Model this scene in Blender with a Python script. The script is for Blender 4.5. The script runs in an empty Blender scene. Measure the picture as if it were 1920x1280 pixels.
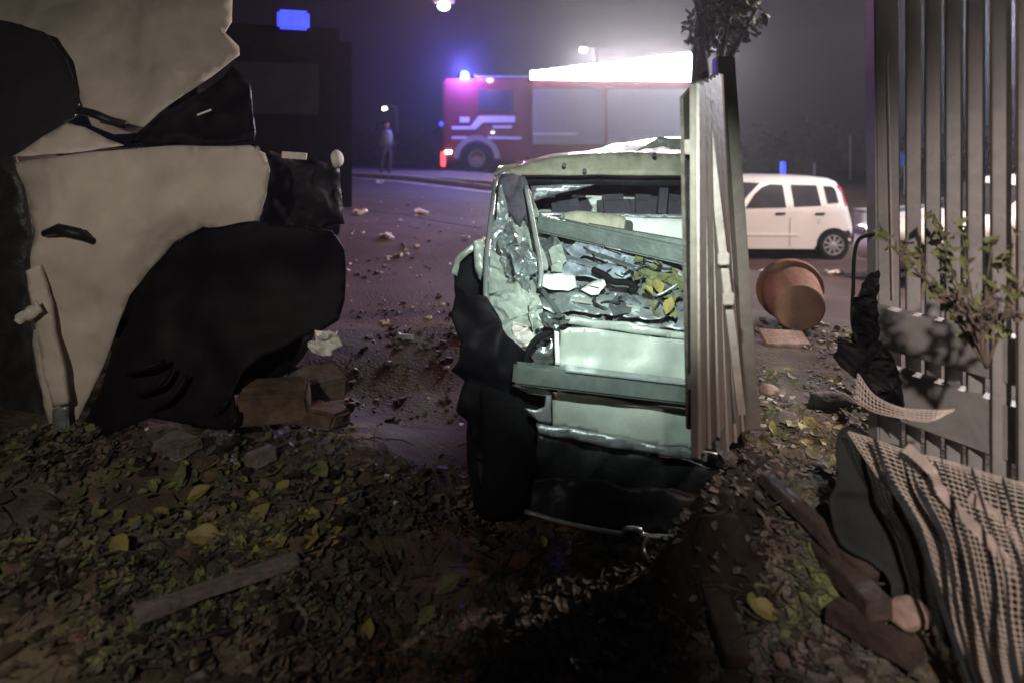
import bpy, bmesh, math, random
from mathutils import Vector, Matrix, noise
from mathutils.geometry import delaunay_2d_cdt
random.seed(7)
R = math.radians
sc = bpy.context.scene
C = sc.collection

# ------------------------------------------------------------------ camera
FPX, CX, HY, CAMZ = 1300.0, 960.0, 265.0, 1.6
cam = bpy.data.cameras.new("camera"); co = bpy.data.objects.new("camera", cam); C.objects.link(co)
co.location = (0, 0, CAMZ); co.rotation_euler = (R(90), 0, 0)
cam.sensor_width = 36; cam.lens = 36 * FPX / 1920
cam.shift_y = -(640 - HY) / 1920
cam.clip_start = 0.05; cam.clip_end = 2000
cam.dof.use_dof = True; cam.dof.focus_distance = 3.7; cam.dof.aperture_fstop = 1.3
sc.camera = co
# ------------------------------------------------------------------ world: city night sky
w = bpy.data.worlds.new("World"); sc.world = w; w.use_nodes = True
nt = w.node_tree; bgn = nt.nodes["Background"]
sky = nt.nodes.new("ShaderNodeTexSky"); sky.sky_type = 'NISHITA'; sky.sun_disc = False
sky.sun_elevation = R(-4); sky.sun_rotation = R(120)
mix = nt.nodes.new("ShaderNodeMixRGB"); mix.blend_type = 'ADD'; mix.inputs[0].default_value = 1
mix.inputs[2].default_value = (0.028, 0.023, 0.036, 1)      # city light on the night air
nt.links.new(sky.outputs[0], mix.inputs[1]); nt.links.new(mix.outputs[0], bgn.inputs[0])
bgn.inputs[1].default_value = 0.10
# ------------------------------------------------------------------ lamps of the place, with one added fill
def lamp(name, kind, loc, power, col, target=None, size=0.1, cone=60, blend=0.5, sy=None):
    l = bpy.data.lights.new(name, kind); l.energy = power; l.color = col
    if kind == 'SPOT': l.spot_size = R(cone); l.spot_blend = blend; l.shadow_soft_size = size
    elif kind == 'POINT': l.shadow_soft_size = size
    elif kind == 'AREA':
        l.size = size
        if sy: l.shape = 'RECTANGLE'; l.size_y = sy
    o = bpy.data.objects.new(name, l); C.objects.link(o); o.location = loc
    if target is not None:
        o.rotation_euler = (Vector(target) - Vector(loc)).to_track_quat('-Z', 'Y').to_euler()
    return o
lamp("torch_light", 'SPOT', (0.18, 1.05, 2.0), 480, (0.84, 1.0, 0.93), (0.46, 3.2, 1.04), 0.03, 44, 1.0)
lamp("phone_light", 'SPOT', (-1.35, -0.4, 2.2), 118, (1.0, 0.88, 0.74), (-1.60, 2.7, 1.05), 0.03, 70, 0.8)
lamp("street_light", 'SPOT', (7.2, 8.2, 4.6), 2400, (1.0, 0.80, 0.70), (4.2, 8.0, -0.3), 0.12, 150, 0.5)
lamp("fence_fill_light", 'SPOT', (0.2, -2.5, 4.0), 1500, (1.0, 0.84, 0.76), (1.98, 2.4, .50), 0.10, 30, 1.0)  # added unseen fill behind the camera, brightens fence, net and ground
lamp("white_floodlight", 'POINT', (9.6, 12.5, 3.6), 1400, (0.70, 0.80, 1.0), size=0.3)
lamp("floodlight", 'AREA', (4.2, 23.4, 4.3), 1450, (1.0, 0.91, 0.94), (3.8, 5, 3.2), 4.5, sy=0.7)
lamp("beacon_light", 'POINT', (-1.66, 23.7, 4.05), 1900, (0.16, 0.14, 1.0), size=0.1)
lamp("sodium_light", 'POINT', (-1.2, 11.0, 4.9), 380, (1.0, 0.42, 0.27), size=0.15)
sc.view_settings.view_transform = 'Standard'; sc.view_settings.look = 'None'
sc.view_settings.exposure = 0; sc.view_settings.gamma = 1
sc.render.engine = 'CYCLES'
sc.cycles.use_denoising = True
sc.cycles.max_bounces = 5; sc.cycles.volume_bounces = 0
sc.cycles.caustics_reflective = False; sc.cycles.caustics_refractive = False
sc.cycles.sample_clamp_indirect = 3

# ------------------------------------------------------------------ helpers
def P(x, y, d):
    "world point seen at photo pixel (x, y) d metres away"
    return Vector(((x - CX) * d / FPX, d, CAMZ + (HY - y) * d / FPX))

def mat(name, col, rough=0.6, metal=0.0, var=0.25, scale=8.0, bump=0.0, bscale=None, emit=None, estr=0,
        col2=None, dirt=0.0, alpha=1, coat=0, detail=6, trans=0):
    m = bpy.data.materials.new(name); m.use_nodes = True
    n = m.node_tree; b = n.nodes["Principled BSDF"]; L = n.links.new
    b.inputs["Roughness"].default_value = rough; b.inputs["Metallic"].default_value = metal
    b.inputs["Coat Weight"].default_value = coat
    b.inputs["Transmission Weight"].default_value = trans
    tc = n.nodes.new("ShaderNodeTexCoord")
    nz = n.nodes.new("ShaderNodeTexNoise"); nz.inputs["Scale"].default_value = scale
    nz.inputs["Detail"].default_value = detail; nz.inputs["Roughness"].default_value = 0.65
    L(tc.outputs["Object"], nz.inputs["Vector"])
    cr = n.nodes.new("ShaderNodeValToRGB")
    c = Vector(col); a = c * (1 - var); z = c * (1 + var) if col2 is None else Vector(col2)
    cr.color_ramp.elements[0].position = 0.34; cr.color_ramp.elements[1].position = 0.66
    cr.color_ramp.elements[0].color = (*a, 1); cr.color_ramp.elements[1].color = (*z, 1)
    L(nz.outputs["Fac"], cr.inputs[0]); out = cr.outputs[0]
    if dirt > 0:
        n2 = n.nodes.new("ShaderNodeTexNoise"); n2.inputs["Scale"].default_value = scale * 0.35
        n2.inputs["Detail"].default_value = 8; n2.inputs["Distortion"].default_value = 0.6
        L(tc.outputs["Object"], n2.inputs["Vector"])
        r2 = n.nodes.new("ShaderNodeValToRGB"); r2.color_ramp.elements[0].position = 0.48; r2.color_ramp.elements[1].position = 0.72
        L(n2.outputs["Fac"], r2.inputs[0])
        ml = n.nodes.new("ShaderNodeMath"); ml.operation = 'MULTIPLY'; ml.inputs[1].default_value = dirt
        L(r2.outputs[0], ml.inputs[0])
        mx = n.nodes.new("ShaderNodeMixRGB"); mx.inputs[2].default_value = (0.045, 0.035, 0.028, 1)
        L(ml.outputs[0], mx.inputs[0]); L(out, mx.inputs[1]); out = mx.outputs[0]
        rr = n.nodes.new("ShaderNodeMath"); rr.operation = 'MULTIPLY_ADD'; rr.inputs[1].default_value = 0.35 ; rr.inputs[2].default_value = rough
        L(ml.outputs[0], rr.inputs[0]); L(rr.outputs[0], b.inputs["Roughness"])
    L(out, b.inputs["Base Color"])
    if bump > 0:
        nb = n.nodes.new("ShaderNodeTexNoise"); nb.inputs["Scale"].default_value = bscale or scale * 4
        nb.inputs["Detail"].default_value = 5
        L(tc.outputs["Object"], nb.inputs["Vector"])
        bp = n.nodes.new("ShaderNodeBump"); bp.inputs["Strength"].default_value = bump; bp.inputs["Distance"].default_value = 0.02
        L(nb.outputs["Fac"], bp.inputs["Height"]); L(bp.outputs[0], b.inputs["Normal"])
    if emit:
        b.inputs["Emission Color"].default_value = (*emit, 1); b.inputs["Emission Strength"].default_value = estr
    return m

M = {
 'white_paint': mat("white_paint", (0.66, 0.60, 0.53), 0.55, 0, 0.12, 4, 0.10, 9, dirt=0.75),
 'panda_paint': mat("cream_car_paint", (0.70, 0.66, 0.63), 0.35, 0, 0.03, 2, dirt=0.18, coat=0.5),
 'pale_green_paint': mat("pale_green_paint", (0.42, 0.47, 0.42), 0.32, 0.15, 0.15, 5, 0.12, 14, dirt=0.55, coat=0.4),
 'silver_metal': mat("torn_silver_metal", (0.55, 0.60, 0.60), 0.24, 0.85, 0.3, 9, 0.2, 30, dirt=0.4),
 'dull_metal': mat("dull_zinc_metal", (0.36, 0.40, 0.41), 0.38, 0.55, 0.25, 9, 0.2, 30, dirt=0.5),
 'bar_metal': mat("grey_green_bar_metal", (0.14, 0.17, 0.16), 0.45, 0.35, 0.3, 7, 0.15, 25, dirt=0.4),
 'dark_plastic': mat("dark_plastic", (0.022, 0.024, 0.026), 0.42, 0, 0.4, 12, 0.3, 20),
 'black_rubber': mat("black_rubber", (0.009, 0.009, 0.010), 0.8, 0, 0.3, 20, 0.3, 60),
 'black_sheet': mat("black_shade_sheet", (0.009, 0.008, 0.010), 0.58, 0, 0.3, 6, 0.25, 9),
 'glass': mat("dark_window_glass", (0.035, 0.036, 0.042), 0.10, 0, 0.2, 3, coat=0.5),
 'purple_trim': mat("violet_grey_trim", (0.07, 0.065, 0.085), 0.8, 0, 0.25, 10, 0.3, 60),
 'beige': mat("beige_foam", (0.42, 0.40, 0.30), 0.8, 0, 0.2, 12, 0.3, 40, dirt=0.4),
 'paper': mat("white_paper", (0.82, 0.83, 0.80), 0.7, 0, 0.06, 10),
 'cloth_blue': mat("blue_grey_boot_lining", (0.27, 0.31, 0.36), 0.5, 0.1, 0.4, 8, 0.6, 16, dirt=0.5),
 'leaf_yellow': mat("yellow_leaf", (0.27, 0.235, 0.07), 0.6, 0, 0.3, 15),
 'leaf_green': mat("green_leaf", (0.15, 0.165, 0.07), 0.6, 0, 0.4, 15),
 'leaf_brown': mat("brown_leaf", (0.15, 0.12, 0.095), 0.75, 0, 0.4, 15),
 'leaf_dark': mat("dark_leaf", (0.085, 0.088, 0.068), 0.65, 0, 0.4, 15),
 'red_leaf': mat("red_leaf", (0.16, 0.03, 0.02), 0.6, 0, 0.3, 15),
 'brick': mat("orange_brick", (0.30, 0.17, 0.10), 0.85, 0, 0.3, 14, 0.6, 40, dirt=0.5),
 'brick_dim': mat('dirty_brick', (0.13, 0.088, 0.062), 0.9, 0, 0.45, 9, 0.9, 22, dirt=0.7),
 'dimmed_leaf': mat('shade_dimmed_leaf', (0.040, 0.032, 0.026), 0.6, 0, 0.4, 15),  # darker leaf copy, dimness of the unlit ground put into its colour
 'stone': mat("grey_stone", (0.20, 0.17, 0.15), 0.85, 0, 0.35, 12, 0.6, 40, dirt=0.4),
 'pink_stone': mat("pinkish_stone", (0.36, 0.25, 0.21), 0.8, 0, 0.3, 9, 0.5, 30, dirt=0.3),
 'debris_white': mat("white_fragment", (0.66, 0.62, 0.58), 0.5, 0, 0.2, 20),
 'gate_paint': mat("brown_grey_gate_paint", (0.19, 0.155, 0.13), 0.5, 0.1, 0.18, 6, 0.15, 30, dirt=0.4),
 'fence_paint': mat("grey_fence_paint", (0.27, 0.262, 0.255), 0.55, 0.1, 0.15, 6, 0.15, 30, dirt=0.35),
 'post_brown': mat('brown_post_paint', (0.14, 0.115, 0.10), 0.5, 0.1, 0.2, 6, 0.15, 30, dirt=0.4),
 'pale_strip': mat("pale_metal_strip", (0.52, 0.44, 0.40), 0.42, 0.3, 0.2, 9, 0.2, 30, dirt=0.5),
 'terracotta': mat("terracotta", (0.38, 0.19, 0.13), 0.85, 0, 0.2, 6, 0.3, 40, dirt=0.7),
 'soil': mat("dark_soil", (0.03, 0.022, 0.017), 0.95, 0, 0.4, 12, 0.8, 40),
 'wood': mat("wet_brown_wood", (0.062, 0.045, 0.038), 0.5, 0, 0.4, 6, 0.5, 30, dirt=0.3),
 'net': mat("tan_plastic_netting", (0.56, 0.48, 0.42), 0.65, 0, 0.15, 6),
 'tarp': mat("dark_green_cloth", (0.022, 0.025, 0.022), 0.9, 0, 0.35, 4, 0.5, 9),
 'red_truck': mat("fire_red_paint", (0.16, 0.008, 0.013), 0.45, 0, 0.1, 2, dirt=0.2, coat=0.5),
 'shutter': mat("grey_roller_shutter", (0.34, 0.34, 0.37), 0.45, 0.4, 0.08, 2),
 'reflective': mat("reflective_white_tape", (0.75, 0.70, 0.74), 0.5, 0, 0.08, 4, emit=(0.8, 0.65, 0.8), estr=0.0),
 'steel_grey': mat("galvanised_steel", (0.30, 0.30, 0.32), 0.45, 0.6, 0.15, 5),
 'work_lamp': mat("white_work_lamp_lens", (0.9, 0.9, 0.9), 0.3, emit=(0.93, 0.93, 1.0), estr=11),
 'blue_lamp': mat("blue_beacon_lens", (0.1, 0.2, 0.9), 0.3, emit=(0.05, 0.30, 1.0), estr=9),
 'blue_dim': mat("dim_blue_lamp_lens", (0.1, 0.2, 0.9), 0.3, emit=(0.06, 0.075, 1.0), estr=1.25),
 'red_lamp': mat("red_tail_lamp_lens", (0.7, 0.03, 0.04), 0.3, emit=(1.0, 0.07, 0.09), estr=2.5),
 'red_lens': mat("unlit_red_lens", (0.45, 0.05, 0.06), 0.2, coat=0.6),
 'lamp_white': mat("white_lamp_lens", (0.9, 0.9, 0.9), 0.3, emit=(1.0, 0.95, 0.9), estr=30),
 'kerb': mat("concrete_kerb", (0.30, 0.26, 0.22), 0.85, 0, 0.2, 6, 0.4, 30, dirt=0.4),
 'line': mat("worn_road_paint", (0.50, 0.44, 0.38), 0.7, 0, 0.3, 5, dirt=0.5),
 'verge': mat("dry_verge", (0.10, 0.078, 0.045), 0.95, 0, 0.5, 3, 0.9, 20),
 'hedge': mat("night_hedge_leaves", (0.035, 0.042, 0.028), 0.7, 0, 0.5, 5, 0.9, 10),
 'wall_pale': mat("pale_plastered_wall", (0.42, 0.38, 0.34), 0.8, 0, 0.15, 4, 0.2, 20, dirt=0.4),
 'bark': mat("rough_bark", (0.07, 0.055, 0.045), 0.9, 0, 0.4, 12, 0.8, 30),
 'cloth_dark': mat("dark_work_clothes", (0.05, 0.048, 0.06), 0.85, 0, 0.2, 8),
 'skin': mat("skin", (0.40, 0.24, 0.18), 0.6, 0, 0.05, 8),
 'vest': mat("pale_vest", (0.10, 0.10, 0.115), 0.6, 0, 0.1, 8),
 'van_paint': mat('matt_black_van_paint', (0.012, 0.011, 0.013), 0.9),
 'sign_blue': mat("blue_sign_face", (0.06, 0.11, 0.45), 0.4, 0, 0.05, 4),
}

def tag(o, label=None, cat=None, group=None, kind=None):
    if label: o['label'] = label
    if cat: o['category'] = cat
    if group: o['group'] = group
    if kind: o['kind'] = kind
    return o
def thing(name, loc, label, cat, group=None, rz=0):
    o = bpy.data.objects.new(name, None); C.objects.link(o)
    o.location = loc; o.rotation_euler = (0, 0, rz); o.empty_display_size = 0.1
    return tag(o, label, cat, group)
ORIG = {}
def wpos(o):
    return ORIG.get(o.name, Vector((0, 0, 0)))
def link(name, me, m, parent=None, world=True):
    """world=True: mesh is in world coordinates; re-centre it and parent keeping its place."""
    o = bpy.data.objects.new(name, me); C.objects.link(o)
    for k in (m if isinstance(m, (list, tuple)) else [m]): me.materials.append(k)
    if world:
        vs = me.vertices
        if len(vs):
            c = Vector((sum(v.co.x for v in vs), sum(v.co.y for v in vs), 0)) / len(vs)
            c.z = min(v.co.z for v in vs)
            me.transform(Matrix.Translation(-c))
            o.location = c; ORIG[o.name] = c.copy()
    if parent:
        o.parent = parent
        if world:
            p = parent; acc = Matrix.Identity(4); chain = []
            while p: chain.append(p); p = p.parent
            for q in reversed(chain): acc = acc @ Matrix.LocRotScale(q.location, q.rotation_euler, q.scale)
            o.matrix_local = acc.inverted() @ Matrix.Translation(o.location)
    return o
def bm_obj(name, bm, m, parent=None, smooth=False, world=True, recalc=True):
    if recalc: bmesh.ops.recalc_face_normals(bm, faces=bm.faces)
    me = bpy.data.meshes.new(name); bm.to_mesh(me); bm.free()
    if smooth:
        for p in me.polygons: p.use_smooth = True
    return link(name, me, m, parent, world)
def autosmooth(o, ang=40):
    me = o.data
    for p in me.polygons: p.use_smooth = True
    bm = bmesh.new(); bm.from_mesh(me)
    for e in bm.edges:
        if len(e.link_faces) == 2 and e.calc_face_angle(0) > R(ang): e.smooth = False
    bm.to_mesh(me); bm.free()
    return o
def box(bm, c, s, rot=None, bev=0.0, jitter=0):
    r = bmesh.ops.create_cube(bm, size=1)
    vs = r['verts']
    for v in vs:
        v.co = Vector((v.co.x * s[0], v.co.y * s[1], v.co.z * s[2]))
        if jitter: v.co += Vector([random.uniform(-jitter, jitter) for _ in range(3)])
    if rot is not None: bmesh.ops.rotate(bm, verts=vs, cent=(0, 0, 0), matrix=rot)
    bmesh.ops.translate(bm, verts=vs, vec=Vector(c))
    if bev > 0:
        es = list({e for v in vs for e in v.link_edges})
        bmesh.ops.bevel(bm, geom=es, offset=bev, segments=2, affect='EDGES')
def boxobj(name, c, s, m, parent=None, rot=None, bev=0.0, jitter=0):
    bm = bmesh.new(); box(bm, c, s, rot, bev, jitter)
    return bm_obj(name, bm, m, parent)
def bar(bm, a, b, wdt, thk, up=(0, 0, 1), bev=0.0, ext=0):
    a, b = Vector(a), Vector(b); d = (b - a); ln = d.length; d.normalize()
    s = d.cross(Vector(up)); s = s.normalized() if s.length > 1e-4 else Vector((1, 0, 0))
    u = s.cross(d)
    rot = Matrix((s, d, u)).transposed()
    box(bm, (a + b) / 2, (wdt, ln + ext, thk), rot, bev)
def tube(bm, pts, r, seg=8, caps=True):
    pts = [Vector(p) for p in pts]; rings = []
    rr = r if isinstance(r, (list, tuple)) else [r] * len(pts)
    prev = None
    for i, p in enumerate(pts):
        t = (pts[min(i + 1, len(pts) - 1)] - pts[max(i - 1, 0)]).normalized()
        n = t.cross(Vector((0.13, 0.27, 1))) if prev is None else prev - t * prev.dot(t)
        if n.length < 1e-5: n = t.cross(Vector((1, 0, 0)))
        n.normalize(); prev = n; b = t.cross(n)
        rings.append([bm.verts.new(p + (n * math.cos(2 * math.pi * k / seg) + b * math.sin(2 * math.pi * k / seg)) * rr[i]) for k in range(seg)])
    for i in range(len(rings) - 1):
        for k in range(seg):
            bm.faces.new((rings[i][k], rings[i][(k + 1) % seg], rings[i + 1][(k + 1) % seg], rings[i + 1][k]))
    if caps:
        bm.faces.new(rings[0][::-1]); bm.faces.new(rings[-1])
def smooth_path(pts, n=6, closed=False):
    pts = [Vector(p) for p in pts]; out = []; N = len(pts)
    rng = range(N) if closed else range(N - 1)
    for i in rng:
        p0 = pts[(i - 1) % N] if closed or i > 0 else pts[0]
        p1 = pts[i]; p2 = pts[(i + 1) % N]
        p3 = pts[(i + 2) % N] if closed or i + 2 < N else pts[-1]
        for k in range(n):
            t = k / n
            out.append(0.5 * ((2 * p1) + (p2 - p0) * t + (2 * p0 - 5 * p1 + 4 * p2 - p3) * t * t + (3 * p1 - p0 - 3 * p2 + p3) * t ** 3))
    if not closed: out.append(pts[-1])
    return out
def lathe(bm, prof, c, axis=(0, 0, 1), seg=32, closed=False):
    ax = Vector(axis).normalized(); q = Vector((0, 0, 1)).rotation_difference(ax).to_matrix()
    rings = []
    for r_, h_ in prof:
        rings.append([bm.verts.new(Vector(c) + q @ Vector((r_ * math.cos(2 * math.pi * k / seg), r_ * math.sin(2 * math.pi * k / seg), h_))) for k in range(seg)])
    for i in range(len(rings) - (0 if closed else 1)):
        a = rings[i]; b = rings[(i + 1) % len(rings)]
        for k in range(seg): bm.faces.new((a[k], a[(k + 1) % seg], b[(k + 1) % seg], b[k]))
    if not closed:
        bm.faces.new(rings[0][::-1]); bm.faces.new(rings[-1])
def inside(p, poly):
    x, y = p; r = False; j = len(poly) - 1
    for i in range(len(poly)):
        xi, yi = poly[i][0], poly[i][1]; xj, yj = poly[j][0], poly[j][1]
        if (yi > y) != (yj > y) and x < (xj - xi) * (y - yi) / (yj - yi) + xi: r = not r
        j = i
    return r
def fill2d(poly, step):
    "triangulated polygon with interior points"
    pts = [Vector((p[0], p[1])) for p in poly]; n = len(pts)
    xs = [p.x for p in pts]; ys = [p.y for p in pts]
    dense = []
    for i in range(n):
        a, b = pts[i], pts[(i + 1) % n]; k = max(1, int((b - a).length / step))
        for t in range(k): dense.append(a.lerp(b, t / k))
    nd = len(dense); allp = list(dense)
    y = min(ys) + step / 2; row = 0
    while y < max(ys):
        x = min(xs) + (step / 2 if row % 2 else step)
        while x < max(xs):
            q = Vector((x + random.uniform(-.15, .15) * step, y + random.uniform(-.15, .15) * step))
            if inside(q, dense) and min((q - d).length_squared for d in dense) > (0.45 * step) ** 2: allp.append(q)
            x += step
        y += step * 0.87; row += 1
    r = delaunay_2d_cdt(allp, [(i, (i + 1) % nd) for i in range(nd)], [], 1, 1e-5)
    vs, fs = r[0], [f for f in r[2]]
    fs = [f for f in fs if inside(sum((vs[i] for i in f), Vector((0, 0))) / len(f), dense)]
    return vs, fs
def patch(name, poly, depth, m, parent=None, thick=0.003, step=14, amp=0.0, nsc=6.0, ridged=False, smooth=True, curve=0, seed=0, sub=0):
    """sheet with outline given in photo pixels, laid at real depth(s) in metres; amp crumples it"""
    if curve: poly = [(v.x, v.y) for v in smooth_path([(p[0], p[1], 0) for p in poly], curve, True)]
    vs, fs = fill2d(poly, step)
    bm = bmesh.new(); vv = []
    for v in vs:
        d = depth(v.x, v.y) if callable(depth) else depth
        p = P(v.x, v.y, d)
        if amp:
            q = p * nsc + Vector((seed * 7.3, seed * 3.1, seed))
            if ridged: k = (abs(noise.noise(q)) - 0.25) + 0.5 * (abs(noise.noise(q * 2.3)) - 0.25) + .3 * (abs(noise.noise(q * 5.1)) - .25)
            else: k = noise.noise(q) + 0.4 * noise.noise(q * 2.4)
            sh = noise.noise(q * 1.7 + Vector((9, 9, 9)))
            p = p + Vector((sh * amp * 0.3, k * amp, -sh * amp * 0.3))
        vv.append(bm.verts.new(p))
    for f in fs:
        try: bm.faces.new([vv[i] for i in f])
        except ValueError: pass
    loose = [v for v in bm.verts if not v.link_faces]
    bmesh.ops.delete(bm, geom=loose, context='VERTS')
    bmesh.ops.recalc_face_normals(bm, faces=bm.faces)
    nrm = sum((f.normal * f.calc_area() for f in bm.faces), Vector())
    if nrm.y > 0: bmesh.ops.reverse_faces(bm, faces=bm.faces)
    o = bm_obj(name, bm, m, parent, smooth=smooth, recalc=False)
    s = o.modifiers.new("thickness", 'SOLIDIFY'); s.thickness = thick; s.offset = -1
    return o
def ipol(tab, x):
    if x <= tab[0][0]: return tab[0][1]
    for (a, b), (c, d) in zip(tab, tab[1:]):
        if x <= c: return b + (d - b) * (x - a) / (c - a)
    return tab[-1][1]

for k_, v_ in (('black_sheet', .12), ('black_rubber', .15), ('van_paint', .1), ('dimmed_leaf', .2), ('leaf_brown', .25), ('leaf_green', .3), ('leaf_dark', .25), ('soil', .2), ('cloth_dark', .2), ('tarp', .2), ('dark_plastic', .3)):
    M[k_].node_tree.nodes['Principled BSDF'].inputs['Specular IOR Level'].default_value = v_
# ------------------------------------------------------------------ terrain
CTRL = [(-2.2, .9, .15), (-1.8, 1.8, .2), (-2.3, 3, .40), (-1.3, 3.0, .38), (-0.8, 2.9, .33), (-.9, 1.8, .08), (-3, 5, .4), (-8, 12, .4), (-9, 24, .5),
        (-1.4, 4.4, .30), (-.35, 2, 0), (0.3, 2.0, -.02), (0.1, 2.8, -.04), (.6, 2.8, -.02), (.6, 4, 0.0), (-.5, 4, .08), (-1, 6, .25), (-2, 10, .35), (-3, 15, .42), (-4, 24, .45), (2, 24, .42), (0, 10, .3), (.7, 6, .15),
        (.75, 1.6, .15), (1.0, 2.5, .34), (1.6, 2.4, .3), (1.35, 3.4, .28), (1.8, 4.5, .2), (2.3, 5.5, .12), (3, 7, -.05), (3.6, 9, -.28), (5, 13, -.63), (3.5, 13, -.63), (7, 13, -.63), (6.5, 10, -.4), (6, 8, -.2),
        (3, 2, .25), (9, 18, -.35), (6, 18, -.2), (8, 24, .2), (15, 20, 0), (0, -2, .1), (0, .3, 0), (-6, -3, .2), (6, -3, .2), (0, 45, .5), (20, 45, .5), (-20, 45, .5), (2, 17, .25)]
def gz0(x, y):
    sw = s = 0
    for cx, cy, cz in CTRL:
        sc_ = 0.35 + 0.06 * max(cy, 0)
        d2 = ((x - cx) ** 2 + (y - cy) ** 2) / sc_ ** 2 + 0.05
        wv = 1 / d2 ** 1.6
        sw += wv; s += wv * cz
    return s / sw
import numpy as np
_X = np.arange(-14, 20, .1); _Y = np.arange(-4, 32, .1)
_gx, _gy = np.meshgrid(_X, _Y, indexing='ij'); _sw = np.zeros_like(_gx); _s = np.zeros_like(_gx)
for cx, cy, cz in CTRL:
    _w = 1 / (((_gx - cx) ** 2 + (_gy - cy) ** 2) / (0.35 + 0.06 * max(cy, 0)) ** 2 + 0.05) ** 1.6
    _sw += _w; _s += _w * cz
LAT = (_s / _sw).tolist(); LNX, LNY = len(_X), len(_Y); gz_exact = gz0
def gz0(x, y):
    fx, fy = (x + 14) / .1, (y + 4) / .1; i, j = int(fx), int(fy)
    if fx < 0 or fy < 0 or i >= LNX - 1 or j >= LNY - 1: return gz_exact(x, y)
    u, v = fx - i, fy - j
    return (LAT[i][j] * (1 - u) + LAT[i + 1][j] * u) * (1 - v) + (LAT[i][j + 1] * (1 - u) + LAT[i + 1][j + 1] * u) * v
def gz(x, y):
    z = gz0(x, y)
    near = max(0.0, min(1.0, (5.2 - y) / 2.2)) * (0.35 if -0.9 < x < 0.0 and y > 3 else 1)
    if near > 0:
        q = Vector((x, y, 0))
        z += near * (0.045 * noise.noise(q * 2.2) + 0.022 * noise.noise(q * 7) + 0.012 * noise.noise(q * 19))
    else:
        z += 0.01 * noise.noise(Vector((x, y, 3)) * .7)
    return z
def G(px, py, off=0.0):
    "ground point under a photo pixel"
    d = 0.8
    while d < 120:
        p = P(px, py, d)
        if p.z < gz0(p.x, p.y) + off: return Vector((p.x, p.y, gz(p.x, p.y)))
        d *= 1.01
    return Vector((p.x, p.y, gz(p.x, p.y)))
def axis(lo, dlo, dhi, hi, fine, growth=1.12):
    out = [dlo + i * fine for i in range(int((dhi - dlo) / fine) + 1)]
    s = fine; a = out[-1]
    while a < hi: s *= growth; a += s; out.append(a)
    s = fine; a = out[0]; pre = []
    while a > lo: s *= growth; a -= s; pre.append(a)
    return pre[::-1] + out
xs = axis(-400, -2.6, 2.6, 400, 0.026, 1.10); ys = axis(-60, 1.2, 4.8, 700, 0.026, 1.06)
bm = bmesh.new()
rows = [[bm.verts.new((x, y, gz(x, y))) for x in xs] for y in ys]
for j in range(len(ys) - 1):
    for i in range(len(xs) - 1):
        bm.faces.new((rows[j][i], rows[j][i + 1], rows[j + 1][i + 1], rows[j + 1][i]))
gm = bpy.data.materials.new("littered_ground"); gm.use_nodes = True
n = gm.node_tree; b = n.nodes["Principled BSDF"]; L = n.links.new
tc = n.nodes.new("ShaderNodeTexCoord")
def nz_(scale, detail=8, dist=0):
    t = n.nodes.new("ShaderNodeTexNoise"); t.inputs["Scale"].default_value = scale; t.inputs["Detail"].default_value = detail
    t.inputs["Distortion"].default_value = dist; L(tc.outputs["Object"], t.inputs["Vector"]); return t
def ramp_(src, stops):
    r = n.nodes.new("ShaderNodeValToRGB"); e = r.color_ramp.elements
    while len(e) < len(stops): e.new(0.5)
    for k, (p_, c_) in enumerate(stops): e[k].position = p_; e[k].color = (*c_, 1)
    L(src, r.inputs[0]); return r
a1 = nz_(4.5, 10, .4); soil = ramp_(a1.outputs["Fac"], [(.3, (.045, .034, .027)), (.48, (.11, .085, .068)), (.6, (.11, .10, .058)), (.75, (.20, .165, .12))])
a2 = nz_(2.0, 10); asph = ramp_(a2.outputs["Fac"], [(.3, (.042, .024, .019)), (.55, (.064, .038, .030)), (.75, (.095, .062, .052))])
sp = n.nodes.new("ShaderNodeSeparateXYZ"); L(tc.outputs["Object"], sp.inputs[0])
mr = n.nodes.new("ShaderNodeMapRange"); mr.inputs[1].default_value = 3.4; mr.inputs[2].default_value = 6.5; L(sp.outputs[1], mr.inputs[0])
a3 = nz_(1.4, 6); ad = n.nodes.new("ShaderNodeMath"); ad.operation = 'MULTIPLY_ADD'; ad.inputs[1].default_value = 1.0; ad.inputs[2].default_value = -.5
L(a3.outputs["Fac"], ad.inputs[0]); ad2 = n.nodes.new("ShaderNodeMath"); ad2.operation = 'ADD'; ad2.use_clamp = True
L(mr.outputs[0], ad2.inputs[0]); L(ad.outputs[0], ad2.inputs[1])
mx = n.nodes.new("ShaderNodeMixRGB"); L(ad2.outputs[0], mx.inputs[0]); L(soil.outputs[0], mx.inputs[1]); L(asph.outputs[0], mx.inputs[2]); L(mx.outputs[0], b.inputs["Base Color"])
b.inputs["Roughness"].default_value = .8; b.inputs["Specular IOR Level"].default_value = .2
a4 = nz_(45, 6); bp = n.nodes.new("ShaderNodeBump"); bp.inputs["Strength"].default_value = .7; bp.inputs["Distance"].default_value = .02
L(a4.outputs["Fac"], bp.inputs["Height"]); L(bp.outputs[0], b.inputs["Normal"])
me = bpy.data.meshes.new("ground"); bm.to_mesh(me); bm.free()
for p in me.polygons: p.use_smooth = True
go = bpy.data.objects.new("ground", me); C.objects.link(go); me.materials.append(gm); go['kind'] = 'structure'

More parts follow.
